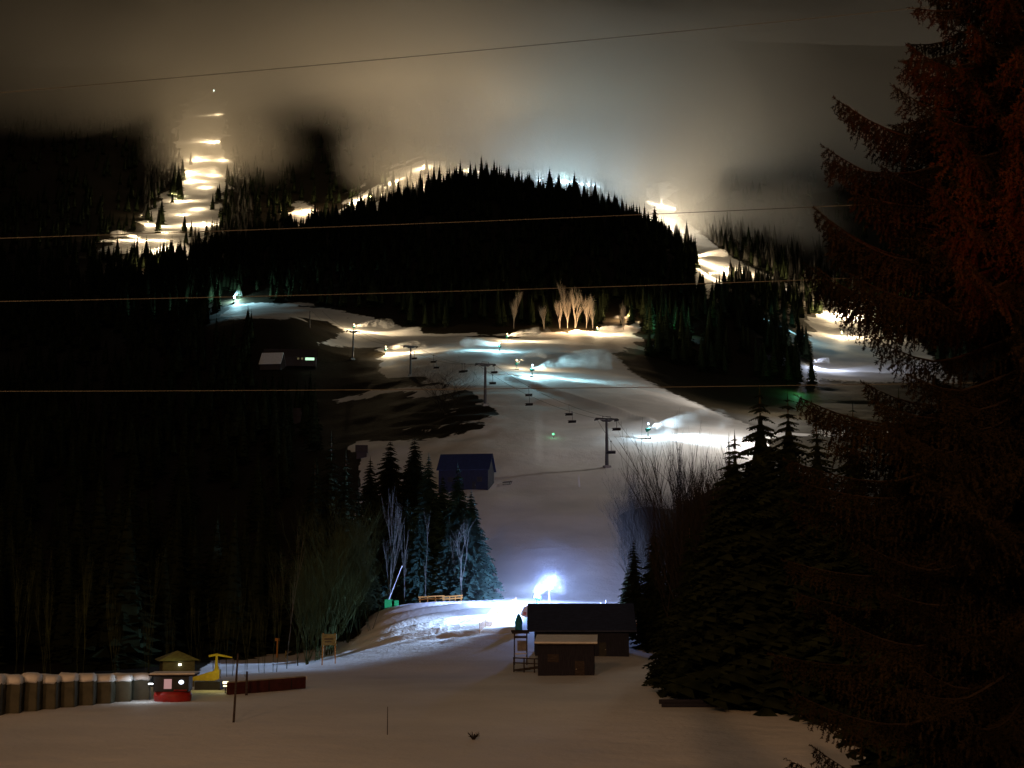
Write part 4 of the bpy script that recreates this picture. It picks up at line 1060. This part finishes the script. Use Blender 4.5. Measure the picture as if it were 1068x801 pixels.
# ------------------------------------------------------------------ near and middle trees
def split_conifer(name, seed, h, r, p, label, group=None, levels=40, nb=15, k=6, core=.35, gap=.08, m='needles', lean=0, z0=.08, cat="tree", tr=.012):
    t = empty(name, p, R.uniform(0, 6.28), label, cat, group)
    v, f = tri_conifer(seed, h, r, levels, nb, k, core, gap, .42, z0)
    o = bpy.data.objects.new("crown", mesh_from("crown", v, f, M[m])); C.objects.link(o); o.parent = t
    b = MB(); b.tube([(0,0,-.5),(0,0,h*.5),(0,0,h*.97)], [h*tr, h*tr*.7, .03], 8); b.build("trunk", M['bark'], t)
    return t
CL = [(384,285,478,.17,"needles","dark spruce at the left side of the group above the green box"),
(405,292,458,.20,"needles","tallest black spruce of the left pair in the lit group"),
(431,296,455,.19,"needles","black spruce between the pair and the teal-lit ones"),
(424,272,520,.17,"needles_teal_lit","low teal-lit spruce behind the white birch"),
(446,273,474,.16,"needles_teal_lit","tall teal-lit spruce with pale trunk visible, middle of the lit group"),
(461,276,496,.18,"needles_teal_lit","teal-lit spruce in the right half of the lit group, before the barn roof"),
(477,269,484,.16,"needles_teal_lit","pointed teal-lit spruce before the barn, second from the right of the group"),
(491,267,512,.20,"needles_teal_lit","rightmost teal-lit spruce with branches against the snowy run"),
(412,270,545,.18,"needles_teal_lit","small teal-lit spruce just right of the white birch"),
(468,267,540,.19,"needles_teal_lit","low teal-lit spruce in front of the taller ones before the barn"),
(437,268,535,.19,"needles_teal_lit","low teal-lit spruce behind the left plank barrier")]
for i, (px, Y, top, rr, mm, lab) in enumerate(CL):
    p = ground(px, Y); h = at(px, top, Y).z - p.z
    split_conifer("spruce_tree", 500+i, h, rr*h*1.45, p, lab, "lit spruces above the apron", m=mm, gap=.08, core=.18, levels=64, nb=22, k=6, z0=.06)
LG = [(342,262,452,.16,"needles","green-tinged spruce left of the snow patch, tallest there"),(358,258,470,.18,"needles","green-tinged spruce right of the tallest beside the snow patch"),(372,266,500,.17,"needles","lower green-tinged spruce at the right of the left wood"),
(325,250,478,.18,"needles","dark spruce standing above the wooden sign board")]
for i, (px, Y, top, rr, mm, lab) in enumerate(LG):
    p = ground(px, Y); h = at(px, top, Y).z - p.z
    split_conifer("spruce_tree", 540+i, h, rr*h*1.15, p, lab, "spruces at the edge of the left wood", m=mm, gap=.15)
# leafless trees, each its own mesh
def leafless(px, Y, top, seed, m, label, spread=.3, stems=1, depth=5, rad=.010, up=.8, wid=1.0, nchild=(3,4), name="bare_tree", group=None, rgh=.35):
    p = ground(px, Y); h = at(px, top, Y).z - p.z
    mb = bare_tree_mb(seed, 1.0, spread, stems, depth, rad, up, rgh, nchild)
    top_z = max(v[2] for v in mb.v); s = h/top_z; mb.v = [(x*s*wid, y*s*wid, z*s) for x, y, z in mb.v]
    o = mb.build(name, M[m], loc=p); o['label'] = label; o['category'] = "tree"
    if group: o['group'] = group
    return o
leafless(404, 262, 502, 1, 'pale_bark', "white bare birch rising behind the green box", .16, 1, 4, .007, 1.2, .8, (3,4), "birch_tree")
leafless(444, 264, 530, 2, 'pale_bark', "pale birch trunk in front of the middle teal-lit spruces", .15, 1, 3, .009, 1.2, .6, (2,3), "birch_tree")
leafless(483, 262, 540, 3, 'pale_bark', "pale forked birch in front of the right teal-lit spruces", .3, 1, 4, .008, .9, .8, (2,3), "birch_tree")
leafless(422, 265, 545, 4, 'pale_bark', "thin pale birch between the green box and the plank barriers", .15, 1, 3, .007, 1.2, .6, (2,3), "birch_tree")
leafless(472, 264, 556, 14, 'pale_bark', "thin short pale birch left of the forked one", .15, 1, 3, .006, 1.2, .6, (2,3), "birch_tree")
leafless(298, 205, 540, 5, 'pale_bark', "lone pale birch trunk in the black wood above the red barrier", .15, 1, 3, .006, 1.2, .5, (2,3), "birch_tree")
BR = ["leftmost bare green-brown tree above the sign board","bare brushy tree just left of the sign board","bare brushy tree right behind the sign board","bare brushy tree right of the sign board","broad bare tree with a rounded outline left of the green box","low bare brush at the edge of the earth path"]
for i, (px, Y, top, w) in enumerate([(312,212,560,.8),(326,220,540,.9),(340,228,520,.9),(353,238,515,.9),(368,246,505,1.1),(378,240,575,1.2)]):
    leafless(px, Y, top, 20+i, 'olive_twig', BR[i], .30, 4, 4, .008, 1.0, w, (4,5), "bare_tree", "bare trees at the edge of the left wood")
for i, (px, Y, top) in enumerate([(205,165,600),(225,170,610),(240,175,585),(255,172,600),(272,180,590),(180,175,590),(150,170,560),(120,165,580),(85,170,560),(50,160,570),(20,165,550),(285,190,560)]):
    leafless(px, Y, top, 40+i, 'olive_twig', "slim bare trunk at the front edge of the black wood above the kiosk and bales", .14, 2, 3, .006, 1.2, .6, (3,4), "bare_tree", "slim trunks behind the bales")
# bare fan-shaped willow and shrubs on the right
leafless(733, 150, 436, 61, 'twig', "fan-shaped bare tree with spreading stems before the white-beamed gun", .30, 9, 4, .016, .95, .75, (4,5), rgh=.22)
leafless(752, 158, 450, 62, 'twig', "bare many-stemmed tree right of the fan-shaped one", .26, 6, 4, .015, 1.0, .7, (4,5), rgh=.22)
leafless(712, 300, 425, 63, 'twig', "slender bare trees behind the fan-shaped one, at the edge of the run", .2, 5, 3, .010, 1.1, .7, (4,5))
leafless(672, 262, 472, 64, 'twig', "rounded dense bare shrub tree right of the nearest lift pylon", .36, 13, 5, .011, .6, .55, (4,4))
leafless(690, 255, 492, 65, 'twig', "dense bare shrub tree between the rounded one and the fan-shaped one", .38, 12, 5, .011, .6, .6, (4,4))
leafless(466, 510, 362, 66, 'twig', "small bare shrub tree on the bank between two lift pylons", .45, 5, 4, .008, .4, 1.1, (3,4))
RT = [(662,232,560,.22,"small dark spruce at the right end of the station hut"),(684,215,540,.22,"dark spruce with ragged left side right of the station hut"),
(700,150,585,.24,"dark spruce with low boughs touching the snow at right"),(722,138,545,.24,"dark spruce below the fan-shaped bare tree"),(748,134,505,.24,"dark spruce right below the fan-shaped bare tree"),
(772,132,452,.30,"tall dark spruce left of the giant one, its tip beside the bare stems"),(800,128,405,.30,"tall black spruce whose tip meets the giant spruce's boughs"),(830,122,410,.30,"black spruce half behind the giant spruce"),
(860,118,430,.24,"black spruce behind the lower boughs of the giant one"),(900,112,420,.24,"black spruce hidden behind the middle of the giant one"),(950,110,410,.24,"black spruce at the far right behind the giant one"),(1010,108,400,.30,"black spruce nearest the right picture edge"),
(955,60,590,.44,"broad black fir at the lower right corner whose boughs reach the snow"),(1035,52,540,.42,"black fir cut by the right picture edge, in front of the giant spruce's foot"),(676,240,600,.3,"squat dark fir just above the right end of the station hut roof"),(655,262,590,.24,"low dark fir at the lower right edge of the run"),(735,200,520,.2,"dark spruce behind the fan-shaped bare tree"),(765,185,455,.2,"dark spruce behind the tall spruces on the right")]
for i, (px, Y, top, rr, lab) in enumerate(RT):
    p = ground(px, Y); h = at(px, top, Y).z - p.z
    split_conifer("spruce_tree", 600+i, h, rr*h, p, lab, "dark spruces on the right", gap=.1, levels=44, nb=15, k=6, core=.5, z0=.02)

# ------------------------------------------------------------------ giant spruce close by on the right
def giant(px, Y, seed, label, top_z, rmax, slope, zlo, m='needles_near', nlev=92, extra=()):
    rg = random.Random(seed); p = ground(px, Y); H = top_z - p.z
    t = empty("giant_spruce", p, 0, label, "tree")
    br = MB(); br.tube([(0,0,-.5),(0,0,H*.5),(0,0,H)], [.42,.26,.03], 12); V = []; Fc = []
    def tuft(q, d, L, w):
        d = d.normalized(); s = d.cross(Vector((rg.uniform(-1,1), rg.uniform(-1,1), rg.uniform(-1,1))))
        if s.length < .01: return
        s.normalize(); u = d.cross(s)
        n = max(4, int(L/.030))
        for i in range(n):
            c0 = q + d*L*i/n; a = rg.uniform(0, 6.28); e = (s*math.cos(a) + u*math.sin(a)); e2 = (s*math.cos(a+2.4) + u*math.sin(a+2.4))
            for ee in (e, e2):
                tip = c0 + d*.045 + ee*w*.62*rg.uniform(.6, 1.3); o = len(V)
                V.extend([tuple(c0-d*.004), tuple(c0+d*.030), tuple(tip)]); Fc.append((o, o+1, o+2))
    def branch(z, a, L, up=.5):
        ca, sa = math.cos(a), math.sin(a); N = max(6, int(L/.16)); pts = []
        for i in range(N+1):
            s = i/N; zz = -L*.42*s*(1-.25*s) + L*up*.55*max(0, s-.55)**1.4*1.8
            pts.append(Vector((ca*L*s, sa*L*s, z+zz)))
        br.tube(pts[::2] + ([pts[-1]] if N % 2 else []), [max(.008, .045*(1-k/(N/2+1))) for k in range(len(pts[::2] + ([pts[-1]] if N % 2 else [])))], 4, False)
        side = Vector((-sa, ca, 0)); fw = Vector((ca, sa, 0))
        for i in [k_*.5 for k_ in range(4, 2*N+1)]:
            s = i/N; i0 = int(i); q = pts[i0].lerp(pts[min(i0+1, N)], i-i0)
            for sg in (-1, 1):
                tl_ = (.75*(1-s)**.6+.20)*min(1, L/3)*rg.uniform(.6, 1.25)
                d = (side*sg*.75 + fw*.55 + Vector((0,0,-.55+rg.uniform(-.35,.2)))).normalized()
                tuft(q, d, tl_, .075)
                if rg.random() < .8: tuft(q + d*tl_*.45, (d*.5 + Vector((0,0,-1.0))).normalized(), tl_*.75, .06)
            tuft(q, Vector((rg.uniform(-.3,.3), rg.uniform(-.3,.3), -1)), rg.uniform(.15,.45), .06)
        tuft(pts[-2], (pts[-1]-pts[-2]), .35, .07)
    for l in range(nlev):
        z = zlo - p.z + (top_z - zlo)*(l/nlev) + rg.uniform(-.1,.1); zw = z + p.z
        R0 = min(rmax, (top_z - zw)*slope)*rg.uniform(.80, 1.06)
        nb = 8 if zw < 9 else 6
        off = rg.uniform(0, 6.28)
        for b_ in range(nb):
            a = off + 2*math.pi*b_/nb + rg.uniform(-.3,.3)
            if 2.4 < zw < 4.6 and math.cos(a) < -.35 and rg.random() < .6: continue
            branch(z + rg.uniform(-.1,.1) + .25*R0, a, max(.4, R0*rg.choice((.62,.75,.85,.95,1.05,1.22))*rg.uniform(.93,1.07)), rg.uniform(.3,.9))
    for (zw, a, L, up) in extra: branch(zw - p.z + .3*L, a, L, up)
    br.build("trunk", M['limb'], t)
    me = bpy.data.meshes.new("crown"); a_ = np.array(V, np.float32); f_ = np.array(Fc, np.int32)
    me.vertices.add(len(a_)); me.vertices.foreach_set('co', a_.ravel()); me.loops.add(f_.size); me.loops.foreach_set('vertex_index', f_.ravel())
    me.polygons.add(len(f_)); me.polygons.foreach_set('loop_start', np.arange(0, f_.size, 3).astype(np.int32)); me.update(); me.materials.append(M[m])
    o = bpy.data.objects.new("crown", me); C.objects.link(o); o.parent = t
giant(1118, 24, 77, "giant spruce filling the right side, its boughs tinged red", 19.5, 3.55, .215, -8.5,
      extra=((5.2, 3.05, 3.5, 1.1),(5.1, 3.14, 3.4, 1.0),(5.0, 2.98, 3.3, 1.1),(4.2, 3.1, 3.7, 1.0),(4.1, 3.2, 3.6, 1.0),(4.1, 3.02, 3.5, .9),(2.2, 3.1, 3.9, .7),(2.1, 3.22, 3.8, .6),(7.4, 3.1, 3.1, 1.0),(7.3, 3.2, 3.0, .9),(1.2, 3.1, 4.1, .6),(.6, 3.2, 4.2, .5),(.9, 3.3, 4.1, .5),(-.4, 3.15, 4.2, .5)))
lamp('SPOT', (8.2, 13.0, 1.0), (1.0,.11,.02), 9000, aim=(2.2,10,8.5), spot=62, blend=1.0, size=.4, name="unseen_red_lamp")  # unseen red light that tinges the boughs of the giant spruce
